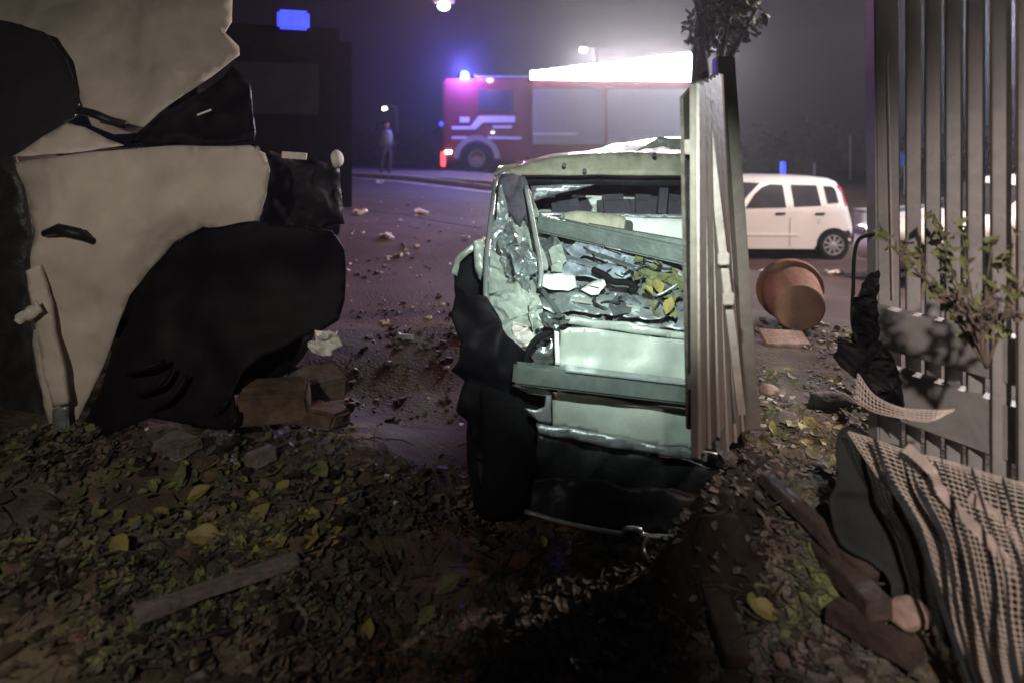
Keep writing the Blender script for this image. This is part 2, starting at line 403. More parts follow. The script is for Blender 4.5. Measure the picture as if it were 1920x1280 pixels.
def strip(name, path, wdt, m, off=0.006, height=0.0, kind='structure'):
    "a strip draped on the ground along a path of world points"
    bm = bmesh.new(); pts = [Vector((p[0], p[1], 0)) for p in path]; L_, R_ = [], []
    for i, p in enumerate(pts):
        t = (pts[min(i + 1, len(pts) - 1)] - pts[max(i - 1, 0)]).normalized(); s = Vector((-t.y, t.x, 0))
        a = p + s * wdt / 2; b_ = p - s * wdt / 2
        z = max(gz(a.x, a.y), gz(b_.x, b_.y), gz(p.x, p.y)) + off
        L_.append((a, z)); R_.append((b_, z))
    T = [[bm.verts.new((a.x, a.y, z + height)) for a, z in S] for S in (L_, R_)]
    B = [[bm.verts.new((a.x, a.y, z - 0.15 if height else z - 0.02)) for a, z in S] for S in (L_, R_)]
    for i in range(len(pts) - 1):
        bm.faces.new((T[0][i], T[0][i + 1], T[1][i + 1], T[1][i]))
        bm.faces.new((T[0][i], B[0][i], B[0][i + 1], T[0][i + 1]))
        bm.faces.new((T[1][i], T[1][i + 1], B[1][i + 1], B[1][i]))
    for i in (0, -1): bm.faces.new((T[0][i], T[1][i], B[1][i], B[0][i]))
    o = bm_obj(name, bm, m); o['kind'] = kind; return o
def gpath(pix, n=14):
    w_ = [G(*p) for p in pix]; out = []
    for a, b_ in zip(w_, w_[1:]):
        for k in range(n): out.append(a.lerp(b_, k / n))
    out.append(w_[-1]); return out
e0, e1 = G(560, 327), G(930, 362)
dr = (e1 - e0).normalized(); e0 -= dr * 6; e1 += dr * 3
nrm_ = Vector((-dr.y, dr.x, 0)); nrm_ = nrm_ if nrm_.y > 0 else -nrm_
N_ = 40; base = [e0.lerp(e1, k / N_) for k in range(N_ + 1)]
strip("road_edge_line", base, .14, M['line'])
strip("kerb", [p + nrm_ * .55 for p in base], .16, M['kerb'], 0, .13)
strip("grass_verge", [p + nrm_ * 2.0 for p in base], 2.7, M['verge'], 0, .12)
strip("kerb", [p + nrm_ * 3.45 for p in base], .16, M['kerb'], 0, .13)
# crack in the asphalt nearer by
strip("tar_seam", gpath([(640, 392), (760, 404), (900, 428)], 12), .05, M['black_rubber'], .004)

# ------------------------------------------------------------------ vehicles
def wheel(parent, c, r, wdt, rim_m, tyre_m, axis_=(0, -1, 0), spokes=10, steel=True):
    ax = Vector(axis_)
    bm = bmesh.new()
    prof = [(r * .62, -wdt / 2), (r * .93, -wdt / 2), (r, -wdt * .32), (r, wdt * .32), (r * .93, wdt / 2), (r * .62, wdt / 2), (r * .60, 0)]
    lathe(bm, prof, c, axis_, 36, closed=True)
    t = bm_obj("tyre", bm, tyre_m, parent, smooth=True); autosmooth(t, 35)
    bm = bmesh.new()
    lathe(bm, [(r * .64, wdt * .1), (r * .64, wdt * .46), (r * .58, wdt * .46), (r * .54, wdt * .18), (r * .54, wdt * .1)], c, axis_, 36, closed=True)
    q = Vector((0, 0, 1)).rotation_difference(ax).to_matrix()
    for k in range(spokes):
        a = 2 * math.pi * k / spokes
        p0 = Vector(c) + q @ Vector((r * .12 * math.cos(a), r * .12 * math.sin(a), wdt * .40))
        p1 = Vector(c) + q @ Vector((r * .57 * math.cos(a), r * .57 * math.sin(a), wdt * .30))
        bar(bm, p0, p1, r * .15, r * .05, up=tuple(ax))
    lathe(bm, [(r * .17, wdt * .2), (r * .17, wdt * .46), (r * .12, wdt * .5)], c, axis_, 16)
    rm = bm_obj("rim", bm, rim_m, parent); autosmooth(rm, 35)
    bm = bmesh.new(); lathe(bm, [(r * .55, wdt * .02), (r * .55, wdt * .08)], c, axis_, 24)
    bm_obj("brake_disc", bm, M['dark_plastic'], parent)

def car_body(T, prof, hw, hw_top, zb, zt, m, rad=.12, step=.09):
    """closed side outline (x,z) -> both sides with rounded shoulder, joined across"""
    def half(z): return hw if z < zb else hw + (hw_top - hw) * min(1, (z - zb) / (zt - zb))
    vs, fs = fill2d(prof, step)
    pts = [Vector(p) for p in prof]
    zmin = min(p[1] for p in prof)
    def dist(v):
        d = 9
        for a, b_ in zip(pts, pts[1:] + pts[:1]):
            if min(a.y, b_.y) < zmin + .42 and max(a.y, b_.y) < zmin + .66 and abs(a.x) < 1.65: continue
            ab = b_ - a; t = max(0, min(1, (v - a).dot(ab) / max(ab.length_squared, 1e-9))); d = min(d, (v - (a + ab * t)).length)
        return d
    bm = bmesh.new(); S = []
    for sg in (-1, 1):
        row = []
        for v in vs:
            d = min(dist(v), rad) / rad
            y = half(v.y) - rad * (1 - math.sqrt(max(0, 1 - (1 - d) ** 2)))
            y -= .03 * max(0, (abs(v.x) - 1.1)) ** 2 * 3
            row.append(bm.verts.new((v.x, sg * y, v.y)))
        S.append(row)
        for f in fs: bm.faces.new([row[i] for i in (f if sg < 0 else f[::-1])])
    bm.edges.ensure_lookup_table()
    be = [e for e in bm.edges if e.is_boundary]
    bmesh.ops.bridge_loops(bm, edges=be)
    o = bm_obj("body", bm, m, T, world=False); autosmooth(o, 50)
    return half
def side_panel(T, name, poly, half, m, proud=.004, step=.07, sides=(-1,), thick=.006):
    for sg in sides:
        vs, fs = fill2d(poly, step); bm = bmesh.new()
        row = [bm.verts.new((v.x, sg * (half(v.y) + proud), v.y)) for v in vs]
        for f in fs: bm.faces.new([row[i] for i in f])
        r = bmesh.ops.extrude_face_region(bm, geom=bm.faces[:])
        bmesh.ops.translate(bm, verts=[v for v in r['geom'] if isinstance(v, bmesh.types.BMVert)], vec=(0, -sg * thick, 0))
        o = bm_obj(name, bm, m, T, world=False)
    return o
def arch(cx, r, z0, n=10, rev=False):
    a = [(cx + r * math.cos(math.pi * (1 - k / n)), z0 + r * math.sin(math.pi * (1 - k / n))) for k in range(n + 1)]
    return a
def small_hatchback(name, loc, rz, label, cat, paint):
    T = thing(name, loc, label, cat, rz=rz)
    r = .29
    prof = [(-1.80, .30), (-1.55, .24)] + [(-1.50, .29)] + arch(-1.15, .335, .29) + [(-.78, .22), (1.03, .22)] + arch(1.40, .325, .29) + [(1.745, .27), (1.77, .29),
            (1.80, .42), (1.81, .62), (1.77, .80), (1.72, .98), (1.69, 1.10), (1.63, 1.30), (1.55, 1.46), (1.40, 1.525), (1.0, 1.55), (.3, 1.56), (-.25, 1.545), (-.5, 1.51), (-.75, 1.37), (-1.08, 1.10), (-1.20, 1.03),
            (-1.62, .93), (-1.76, .80), (-1.82, .55)]
    half = car_body(T, prof, .80, .64, .98, 1.5, paint)
    side_panel(T, "window", [(-.24, .97), (.52, .99), (.50, 1.41), (.26, 1.42), (.10, 1.36), (-.06, 1.22)], half, M['glass'], sides=(-1, 1))
    side_panel(T, "window", [(-.62, 1.16), (-.36, 1.00), (-.16, 1.22), (.02, 1.39), (.08, 1.44), (-.28, 1.46), (-.48, 1.40)], half, M['glass'], sides=(-1, 1))
    side_panel(T, "window", [(.67, 1.00), (1.17, 1.02), (1.13, 1.40), (.64, 1.41)], half, M['glass'], sides=(-1, 1))
    side_panel(T, "window", [(1.29, 1.06), (1.50, 1.08), (1.47, 1.32), (1.42, 1.375), (1.25, 1.39)], half, M['glass'], sides=(-1, 1))
    side_panel(T, "tail_light", [(1.56, 1.0), (1.66, 1.02), (1.60, 1.36), (1.49, 1.40), (1.54, 1.2)], half, M['red_lens'], proud=-.035, sides=(-1, 1), thick=.09)
    for x in (.53, 1.26):
        for sg in (-1, 1):
            boxobj_l("door_handle", (x - .12, sg * (half(.86) + .012), .88), (.17, .03, .035), M['dark_plastic'], T)
    side_panel(T, "side_strip", [(-.72, .46), (.74, .46), (.74, .50), (-.72, .50)], half, paint, proud=.014, thick=.02)
    for a, b_ in (((-.72, .30), (-.80, 1.02)), ((.58, .26), (.59, 1.0)), ((1.10, .68), (1.23, 1.02))):
        side_panel(T, "door_seam", [(a[0] - .005, a[1]), (a[0] + .005, a[1]), (b_[0] + .005, b_[1]), (b_[0] - .005, b_[1])], half, M['dark_plastic'], proud=.003, thick=.004, step=.3)
    for cx in (-1.15, 1.40):
        for sg in (-1, 1):
            E = bpy.data.objects.new("wheel", None); C.objects.link(E); E.parent = T; E.location = (cx, sg * .70, r)
            bmw = bmesh.new(); wd = .18
            lathe(bmw, [(r * .66, -wd / 2), (r * .93, -wd / 2), (r, -wd * .32), (r, wd * .32), (r * .93, wd / 2), (r * .66, wd / 2)], (0, 0, 0), (0, sg, 0), 36, closed=True)
            o = bm_obj("tyre", bmw, M['black_rubber'], E, world=False); autosmooth(o)
            bmw = bmesh.new()
            lathe(bmw, [(r * .68, -.04), (r * .68, wd * .46), (r * .60, wd * .48), (r * .57, wd * .2), (r * .57, -.04)], (0, 0, 0), (0, sg, 0), 32, closed=True)
            for k in range(9):
                a = 2 * math.pi * k / 9
                p0 = Vector((r * .14 * math.cos(a), sg * wd * .42, r * .14 * math.sin(a))); p1 = Vector((r * .60 * math.cos(a), sg * wd * .36, r * .60 * math.sin(a)))
                bar(bmw, p0, p1, r * .13, .015, up=(0, sg, 0))
            lathe(bmw, [(r * .2, 0), (r * .2, wd * .46), (r * .13, wd * .5)], (0, 0, 0), (0, sg, 0), 16)
            o = bm_obj("rim", bmw, M['shutter'], E, world=False); autosmooth(o)
            bmw = bmesh.new(); lathe(bmw, [(.31, -.12), (.31, .03)], (0, 0, 0), (0, sg, 0), 24)
            bm_obj("wheel_well", bmw, M['black_rubber'], E, world=False)
    boxobj_l("number_plate", (1.815, 0, .62), (.012, .48, .11), M['paper'], T)
    boxobj_l("rear_bumper", (1.79, 0, .40), (.07, 1.36, .18), M['dark_plastic'], T, bev=.02)
    boxobj_l("rear_window", (1.625, 0, 1.24), (.03, 1.12, .30), M['glass'], T, rot=Matrix.Rotation(R(-17), 3, 'Y'), bev=.01)
    boxobj_l("windscreen", (-.87, 0, 1.275), (.50, 1.16, .02), M['glass'], T, rot=Matrix.Rotation(R(-40), 3, 'Y'))
    for sg in (-1, 1):
        boxobj_l("headlight", (-1.74, sg * .58, .80), (.12, .28, .16), M['shutter'], T, bev=.03)
        boxobj_l("wing_mirror", (-.72, sg * .86, 1.08), (.09, .16, .13), paint, T, bev=.03)
    return T
def boxobj_l(name, c, s, m, parent, rot=None, bev=0):
    bm = bmesh.new(); box(bm, c, s, rot, bev); return bm_obj(name, bm, m, parent, world=False)

cx_ = 6.42 - 1.80
small_hatchback("parked_car", (cx_, 13.0 + .75, -.63), R(-1.5), "pale cream small hatchback parked on the street, seen between the gate and the fence post", "car", M['panda_paint'])

# white car behind the fence, bonnet to the left
def sedan(name, loc, rz, label, paint):
    T = thing(name, loc, label, "car", rz=rz)
    prof = [(-2.05, .42), (-1.95, .26), (-1.70, .22), (-1.68, .30)] + arch(-1.33, .345, .30) + [(-.95, .22), (.95, .22)] + arch(1.25, .345, .30) + [(1.64, .26), (1.95, .30),
            (2.02, .55), (1.98, .85), (1.9, .95), (1.45, 1.30), (1.1, 1.42), (.5, 1.47), (-.1, 1.43), (-.35, 1.34), (-.85, .98), (-1.0, .93), (-1.6, .84), (-1.95, .72)]
    half = car_body(T, prof, .85, .62, .92, 1.42, paint)
    side_panel(T, "window", [(-.62, .97), (.28, .97), (.26, 1.34), (-.02, 1.34), (-.22, 1.28)], half, M['glass'], sides=(-1, 1))
    side_panel(T, "window", [(.36, .97), (1.35, 1.0), (1.15, 1.28), (.9, 1.35), (.34, 1.35)], half, M['glass'], sides=(-1, 1))
    boxobj_l("windscreen", (-.60, 0, 1.165), (.62, 1.22, .02), M['glass'], T, rot=Matrix.Rotation(R(-36), 3, 'Y'))
    for cx in (-1.33, 1.25):
        for sg in (-1, 1):
            E = bpy.data.objects.new("wheel", None); C.objects.link(E); E.parent = T; E.location = (cx, sg * .74, .30)
            b1 = bmesh.new(); lathe(b1, [(.19, -.09), (.28, -.09), (.30, -.06), (.30, .06), (.28, .09), (.19, .09)], (0, 0, 0), (0, sg, 0), 32, closed=True)
            autosmooth(bm_obj("tyre", b1, M['black_rubber'], E, world=False))
            b1 = bmesh.new(); lathe(b1, [(.195, -.02), (.195, .07), (.17, .08), (.10, .04), (.04, .06)], (0, 0, 0), (0, sg, 0), 24)
            autosmooth(bm_obj("rim", b1, M['shutter'], E, world=False))
    for sg in (-1, 1):
        boxobj_l("headlight", (-1.96, sg * .60, .64), (.10, .30, .13), M['shutter'], T, bev=.03)
        boxobj_l("wing_mirror", (-.50, sg * .90, 1.0), (.09, .16, .12), paint, T, bev=.03)
    return T
# bonnet top about photo (1800, 425), d 9.5
sedan("parked_car", (7.05, 9.6, -.34), R(4), "white car with a long low bonnet standing behind the grey slatted fence", M['panda_paint'])

# ---------- fire engine
def fire_engine():
    d = 24.0; z0 = .42
    T = thing("fire_engine", (1.8, d + 1.2, z0), "red fire engine with grey shutters, white tape and glaring roof lights", "fire engine")
    x0, x1 = -2.45, 6.6; xc = .66
    bm = bmesh.new(); box(bm, ((x0 + xc) / 2, d + 1.2, 2.35), (xc - x0, 2.4, 2.85), bev=.12)
    autosmooth(bm_obj("body", bm, M['red_truck'], T))
    boxobj("chassis", ((x0 + x1) / 2, d + 1.2, .86), (x1 - x0 - .5, 1.9, .22), M['dark_plastic'], T)
    bm = bmesh.new(); box(bm, ((xc + x1) / 2 + .004, d + 1.22, 2.33), (x1 - xc, 2.36, 2.75), bev=.05)
    bm_obj("equipment_box", bm, M['red_truck'], T)
    for a, b_ in ((xc + .05, 3.2), (3.3, 6.5)):
        for k in range(16):
            boxobj("shutter_slat", ((a + b_) / 2, d + .02, 1.55 + .12 * k), (b_ - a, .035, .112), M['shutter'], T, bev=.01)
    boxobj("reflective_tape", (1.5, d - .01, 1.85), (1.55, .012, .07), M['reflective'], T)
    # white stripe with its step
    def tape(poly):
        bm = bmesh.new(); w_ = [P(x, y, d - .012) for x, y in poly]
        f = bm.faces.new([bm.verts.new(v) for v in w_]); r = bmesh.ops.extrude_face_region(bm, geom=[f])
        bmesh.ops.translate(bm, verts=[v for v in r['geom'] if isinstance(v, bmesh.types.BMVert)], vec=(0, .01, 0))
        bm_obj("reflective_tape", bm, M['reflective'], T)
    tape([(847, 237), (882, 237), (898, 218), (966, 218), (966, 230), (906, 230), (892, 243), (847, 243)])
    tape([(847, 256), (876, 256), (876, 261), (847, 261)]); tape([(914, 256), (978, 257), (978, 262), (914, 261)])
    tape([(862, 220), (880, 220), (880, 230), (862, 230)]); tape([(924, 236), (960, 236), (960, 241), (924, 241)])
    boxobj("cab_window", (-.55, d - .004, 3.0), (1.2, .03, .75), M['glass'], T, bev=.01)
    for wx in (-1.22, 3.9):
        E = bpy.data.objects.new("wheel", None); C.objects.link(E); E.parent = T; E.location = (wx - 1.8, -1.15, .58)
        b1 = bmesh.new(); lathe(b1, [(.30, -.16), (.52, -.16), (.56, -.1), (.56, .1), (.52, .16), (.30, .16)], (0, 0, 0), (0, -1, 0), 36, closed=True)
        autosmooth(bm_obj("tyre", b1, M['black_rubber'], E, world=False))
        b1 = bmesh.new(); lathe(b1, [(.31, -.1), (.31, .13), (.27, .13), (.22, .03), (.10, .03), (.08, .1)], (0, 0, 0), (0, -1, 0), 28)
        autosmooth(bm_obj("rim", b1, M['steel_grey'], E, world=False))
        bm = bmesh.new()
        A = [(wx + rr * math.cos(math.pi * k / 16), z0 + .58 + rr * math.sin(math.pi * k / 16)) for rr, rng in ((.80, range(17)), (.62, range(16, -1, -1))) for k in rng]
        f = bm.faces.new([bm.verts.new((x, d - .03, z)) for x, z in A]); r = bmesh.ops.extrude_face_region(bm, geom=[f])
        bmesh.ops.translate(bm, verts=[v for v in r['geom'] if isinstance(v, bmesh.types.BMVert)], vec=(0, .3, 0))
        bm_obj("wheel_arch", bm, M['shutter'], T)
    boxobj("tail_light", (-2.38, d - .03, .98), (.16, .06, .52), M['red_lamp'], T, bev=.02)
    boxobj("marker_light", (-2.2, d - .04, 1.22), (.20, .05, .10), M['lamp_white'], T, bev=.015)
    bm = bmesh.new(); lathe(bm, [(.16, 0), (.16, .08), (.13, .2), (.06, .26)], (-1.66, d + .4, 3.80), (0, 0, 1), 20)
    bm_obj("beacon", bm, M['blue_lamp'], T, smooth=True)
    bm = bmesh.new(); lathe(bm, [(.07, 0), (.07, .12), (.03, .15)], (-2.46, d + .1, 2.12), (0, 0, 1), 12)
    bm_obj("beacon", bm, M['blue_dim'], T, smooth=True)
    bm = bmesh.new(); tube(bm, [(-1.3, d + .3, 3.95), (-1.3, d + .3, 3.86), (.6, d + .3, 3.86)], .03, 8); bm_obj("roof_rail", bm, M['steel_grey'], T)
    for k in range(18):
        x = .80 + k * .335
        boxobj("work_light_glare", (x, d - .02, 3.88 + .018 * k), (.325, .12, .30 + .043 * k), M['work_lamp'], T, bev=.02)  # lamp boxes grow taller to the right to draw their glare
    boxobj("roof_locker", (4.0, d + 1.2, 3.85), (5.0, 1.4, .3), M['steel_grey'], T, bev=.03)
    return T
fire_engine()

# ---------- person by the road
def person(name, loc, label, rz=0, s=1.0):
    me = bpy.data.meshes.new(name)
    V = [(0, 0, .95), (0, .01, 1.15), (0, .02, 1.36), (0, .01, 1.50), (0, -.01, 1.58),
         (.17, .01, 1.42), (.24, .03, 1.15), (.22, -.10, .92), (-.17, .01, 1.42), (-.25, .03, 1.15), (-.24, -.04, .90),
         (.10, 0, .90), (.12, -.02, .50), (.13, .03, .09), (.13, -.12, .04), (-.10, 0, .90), (-.13, .02, .50), (-.15, .08, .09), (-.16, -.07, .04)]
    Ed = [(0, 1), (1, 2), (2, 3), (3, 4), (2, 5), (5, 6), (6, 7), (2, 8), (8, 9), (9, 10), (0, 11), (11, 12), (12, 13), (13, 14), (0, 15), (15, 16), (16, 17), (17, 18)]
    rad = [.15, .15, .16, .065, .06, .075, .055, .042, .075, .055, .042, .10, .075, .05, .04, .10, .075, .05, .04]
    me.from_pydata([Vector(v) * s for v in V], Ed, []); 
    o = bpy.data.objects.new(name, me); C.objects.link(o)
    sk = o.modifiers.new("skin", 'SKIN'); o.modifiers.new("sub", 'SUBSURF').levels = 2
    for i, v in enumerate(me.skin_vertices[0].data): v.radius = (rad[i] * s, rad[i] * s * .8); v.use_root = (i == 0)
    dg = bpy.context.evaluated_depsgraph_get(); m2 = bpy.data.meshes.new_from_object(o.evaluated_get(dg))
    bpy.data.objects.remove(o)
    T = thing(name, loc, label, "person", rz=rz)
    for p in m2.polygons: p.use_smooth = True
    m2.name = "body"; link("body", m2, M['cloth_dark'], T, world=False)
    bm = bmesh.new(); bmesh.ops.create_icosphere(bm, subdivisions=3, radius=.105 * s)
    for v in bm.verts:
        v.co.z *= 1.22; v.co.x *= .86
        if v.co.y < -.07 * s and abs(v.co.x) < .02 * s and -.03 * s < v.co.z < .02 * s: v.co.y -= .02 * s
        v.co += Vector((0, -.01, 1.66)) * s
    bm_obj("head", bm, M['skin'], T, smooth=True, world=False)
    bm = bmesh.new(); bmesh.ops.create_icosphere(bm, subdivisions=3, radius=.115 * s)
    for v in bm.verts: v.co.z = max(v.co.z, 0) * 1.2 if v.co.y < 0.02 else v.co.z * 1.1; v.co += Vector((0, .0, 1.69)) * s
    bm_obj("hair", bm, M['black_rubber'], T, smooth=True, world=False)
    bm = bmesh.new(); lathe(bm, [(.20, 1.0), (.205, 1.15), (.215, 1.35), (.17, 1.45), (.10, 1.5)], (0, 0, 0), (0, 0, 1), 20)
    for v in bm.verts: v.co.y *= .72; v.co *= s
    bm_obj("vest", bm, M['vest'], T, smooth=True, world=False)
    return T
pp = P(724, 312, 22.0)
person("person", (pp.x, 22.0, gz(pp.x, 22.0) + .02), "person in dark clothes and a pale vest standing far off left of the fire engine", R(40))

# ---------- distant lamps, hedge, poles
def street_lamp(name, head_px, d, label, mm=None, group=None, r=.13, side=1, hung=False):
    h = P(*head_px, d); T = thing(name, (h.x, d, gz(h.x, d)), label, "street lamp", group)
    bm = bmesh.new(); z0 = gz(h.x, d)
    if hung:
        tube(bm, [(h.x - 9, d, h.z + 1.3), (h.x - 4, d, h.z + .7), (h.x, d, h.z + .5), (h.x + 4, d, h.z + .7), (h.x + 14, d, h.z + 1.9)], .012, 6)
        tube(bm, [(h.x, d, h.z + .5), (h.x, d, h.z + .14)], .02, 6)
    else: tube(bm, [(h.x + .9 * side, d + .3, z0), (h.x + .88 * side, d + .3, h.z * .6), (h.x + .8 * side, d + .3, h.z + .1), (h.x + .4 * side, d + .15, h.z + .25), (h.x, d, h.z + .16)], [.08, .07, .06, .045, .04], 10)
    bm_obj("suspension_wire" if hung else "pole", bm, M['steel_grey'], T, smooth=True)
    boxobj("lamp_head", (h.x, d, h.z + .12), (.46, .24, .09), M['steel_grey'], T, bev=.02)
    bm = bmesh.new(); bmesh.ops.create_uvsphere(bm, u_segments=16, v_segments=10, radius=r)
    for v in bm.verts: v.co.z *= .7; v.co += h
    bm_obj("lens", bm, mm or M['lamp_white'], T, smooth=True)
street_lamp("street_lamp", (1370, 101), 24, "lit street lamp shining just right of the dark tree leaves above the gate", side=-1)
street_lamp("street_lamp", (832, 12), 15.2, "street lamp at the top of the sky left of the fire engine beacon", hung=True)
street_lamp("street_lamp", (1093, 94), 40, "small lit street lamp in the bright sky above the fire engine", r=.2)
street_lamp("street_lamp", (1853, 318), 45, "lit lamp seen beyond the fence slats at far right", r=.28)
street_lamp("street_lamp", (1848, 279), 60, "faint small lamp high behind the fence slats at far right", r=.2)
street_lamp("street_lamp", (721, 204), 50, "tiny lit lamp in the dark sky over the standing person", r=.15)
def bollard_light(px, py, d, label):
    h = P(px, py, d); z0 = gz(h.x, d); T = thing("light_post", (h.x, d, z0), label, "light post")
    boxobj("post", (h.x, d, (z0 + h.z) / 2), (.07, .07, h.z - z0), M['steel_grey'], T)
    boxobj("lamp", (h.x, d, h.z + .1), (.14, .14, .42), M['blue_dim'], T, bev=.02)
bollard_light(1468, 322, 22, "blue lit light post standing behind the roof of the cream hatchback")
def sign_post(px, ptop, d, label, shape, m):
    h = P(px, ptop, d); z0 = gz(h.x, d); T = thing("road_sign", (h.x, d, z0), label, "sign")
    bm = bmesh.new(); tube(bm, [(h.x, d, z0), (h.x, d, h.z + .1)], .035, 8); bm_obj("pole", bm, M['steel_grey'], T)
    if shape == 'square': boxobj("sign_panel", (h.x, d - .05, h.z), (.34, .03, .42), m, T, bev=.01)
    elif shape == 'round':
        bm = bmesh.new(); lathe(bm, [(.28, 0), (.28, .03)], (h.x, d - .05, h.z), (0, -1, 0), 24); bm_obj("sign_panel", bm, m, T)
sign_post(1697, 300, 21, "blue and white sign on a tall pole behind the fence", 'square', M['sign_blue'])
sign_post(1673, 323, 22, "round grey sign just right of the big fence post", 'round', M['shutter'])
sign_post(1527, 312, 23, "thin bare pole behind the hatchback roof", 'none', None)
sign_post(1594, 260, 26, "tall thin pole standing right of the hatchback", 'none', None)
# dark hedges far behind
def leaf_mesh(bm, c, n, rad, size, flat=.3, rnd=random):
    for _ in range(n):
        while True:
            o = Vector((rnd.uniform(-1, 1), rnd.uniform(-1, 1), rnd.uniform(-1, 1)))
            if o.length < 1: break
        p = Vector(c) + Vector((o.x * rad[0], o.y * rad[1], o.z * rad[2]))
        leaf(bm, p, size * rnd.uniform(.6, 1.3), Vector((rnd.uniform(-1, 1), rnd.uniform(-1, 1), rnd.uniform(-.6, 1))), rnd)
def leaf(bm, p, s, nrm, rnd=random, asp=.45):
    nrm = nrm.normalized(); a = nrm.orthogonal().normalized()
    a = (Matrix.Rotation(rnd.uniform(0, 6.28), 3, nrm) @ a); b_ = nrm.cross(a)
    cu = rnd.uniform(-.10, .30); ro = rnd.uniform(.02, .22); w1, w2 = rnd.uniform(.30, .5), rnd.uniform(.32, .52)
    E_ = lambda x, y: p + a * (x * s) + b_ * (y * s * asp) + nrm * (s * (cu * x * x * 2 + ro * abs(y) * 2 * (.5 + x)))
    v = [bm.verts.new(E_(*q)) for q in ((-.5, 0), (-.22, w1), (.14, w2), (.5, rnd.uniform(-.12, .12)), (.14, -w2), (-.22, -w1), (0, 0))]
    for i_ in range(6): bm.faces.new((v[i_], v[(i_ + 1) % 6], v[6]))
def hedge(x0, x1, d, h, label):
    z0 = gz((x0 + x1) / 2, d)
    T = thing("hedge", ((x0 + x1) / 2, d, z0), label, "hedge", "dark hedges beyond the street")
    bm = bmesh.new()
    nx = int((x1 - x0) / .9)
    for k in range(nx):
        x = x0 + (k + .5) * (x1 - x0) / nx; hh = h * random.uniform(.75, 1.1)
        leaf_mesh(bm, (x, d, z0 + hh * .5), 170, (.8, .7, hh * .55), .28)
    bm_obj("foliage", bm, M['hedge'], T, recalc=False)
    bm = bmesh.new(); box(bm, ((x0 + x1) / 2, d + .2, z0 + h * .35), (x1 - x0, .5, h * .7), jitter=.05); bm_obj("stems", bm, M['bark'], T)
hedge(-24, -10, 34, 2.6, "dark hedge far left beyond the verge")
hedge(-10, -3.2, 36, 2.0, "dark low hedge behind the standing person")
hedge(7.2, 13.5, 29, 2.2, "dark hedge behind the cream hatchback roof")
hedge(13.6, 28, 30, 2.0, "dark hedge beyond the street behind the slatted fence")
# low pale wall behind the fence
T = thing("low_wall", (9.0, 15, -.4), "low pale wall across the street right of the cream hatchback", "wall")
a = P(1608, 412, 15.5); b_ = P(1790, 410, 16.5)
bm = bmesh.new(); bar(bm, (a.x, a.y, -.25), (b_.x, b_.y, -.20), .25, .55, bev=.02); bm_obj("wall_body", bm, M['wall_pale'], T)
bm = bmesh.new(); bar(bm, (a.x, a.y, .055), (b_.x, b_.y, .105), .31, .05, bev=.01); bm_obj("coping", bm, M['kerb'], T)
# dark van at the back of the left wreck
T = thing("dark_van", (-3.4, 9.2, .38), "black van with a blue roof light standing in the dark behind the white wreck", "van")
bm = bmesh.new(); box(bm, (-3.30, 9.3, 1.80), (2.0, 3.0, 2.3), bev=.15); autosmooth(bm_obj("body", bm, M['van_paint'], T))
boxobj("rear_window", (-3.35, 7.79, 2.2), (1.3, .03, .6), M['glass'], T, bev=.01)
boxobj("number_plate", (-3.0, 7.78, 1.26), (.50, .02, .12), M['kerb'], T)
boxobj("light_bar", (-2.98, 7.95, 3.02), (.36, .2, .22), M['blue_lamp'] if 0 else M['blue_dim'], T, bev=.03)
for sx in (-4.1, -2.5):
    bm = bmesh.new(); lathe(bm, [(.2, -.1), (.32, -.1), (.32, .1), (.2, .1)], (sx, 8.6, .70), (1, 0, 0), 24); bm_obj("wheel", bm, M['black_rubber'], T)
T.rotation_euler = (0, 0, R(20))

# ================================================================== LEFT WRECK (white car, buckled bonnet)
D1 = 3.0
W1 = thing("wrecked_car", (-1.9, 3.6, .38), "wrecked white car with buckled bonnet and a black wheel arch on rubble at left", "car")
def d1(x, y):
    base_ = 3.02 + .10 * max(0, (x - 430) / 200) ** 2
    return base_ - .10 * math.exp(-((y - 420) / 150.0) ** 2)
patch("fender", [(30, 306), (110, 292), (230, 280), (330, 273), (468, 271), (497, 286), (506, 318), (500, 370), (480, 420), (430, 432), (380, 424), (322, 456), (280, 506), (246, 556), (226, 604), (196, 676), (160, 752), (128, 820),
                 (100, 838), (70, 700), (60, 560), (58, 430), (44, 350)], d1, M['white_paint'], W1, .004, 13, .035, 2.6, ridged=True, seed=1)
# bonnet, folded up toward the top of the frame
def dh(x, y):
    k = max(0.0, (262 - y) / 260)
    return 3.02 + .55 * k + .16 * abs((x - 330 + .3 * (200 - y)) / 200)
patch("bonnet", [(-80, -20), (30, -20), (200, -30), (440, -30), (436, 40), (424, 62), (450, 88), (452, 104), (400, 142), (345, 180), (296, 212), (252, 246), (212, 250), (176, 236), (156, 206), (146, 172), (122, 112), (82, 66), (40, 46), (-20, 34), (-90, 30)],
      dh, M['white_paint'], W1, .004, 14, .05, 1.6, ridged=True, seed=4)
patch("bonnet_edge", [(24, 294), (70, 264), (126, 231), (160, 240), (200, 262), (232, 272), (150, 283), (60, 292)], lambda x, y: 3.0 + .0010 * (290 - y), M['white_paint'], W1, .004, 14, .02, 5, seed=2)
patch("windscreen", [(-90, 20), (20, 40), (84, 62), (122, 108), (148, 170), (154, 214), (126, 234), (24, 296), (-90, 330)], lambda x, y: 3.25 + .0006 * (300 - y), M['glass'], W1, .006, 18, .03, 3, seed=3)
patch("door", [(-120, 300), (22, 296), (44, 350), (56, 430), (56, 560), (66, 700), (92, 836), (60, 900), (-120, 960)], 3.12, M['dark_plastic'], W1, .04, 30, .02, 3)
patch("sill_trim", [(52, 508), (76, 496), (92, 560), (104, 640), (120, 700), (128, 756), (98, 766), (84, 700), (70, 640), (60, 570)], 2.93, M['white_paint'], W1, .02, 10, .015, 9, seed=6)
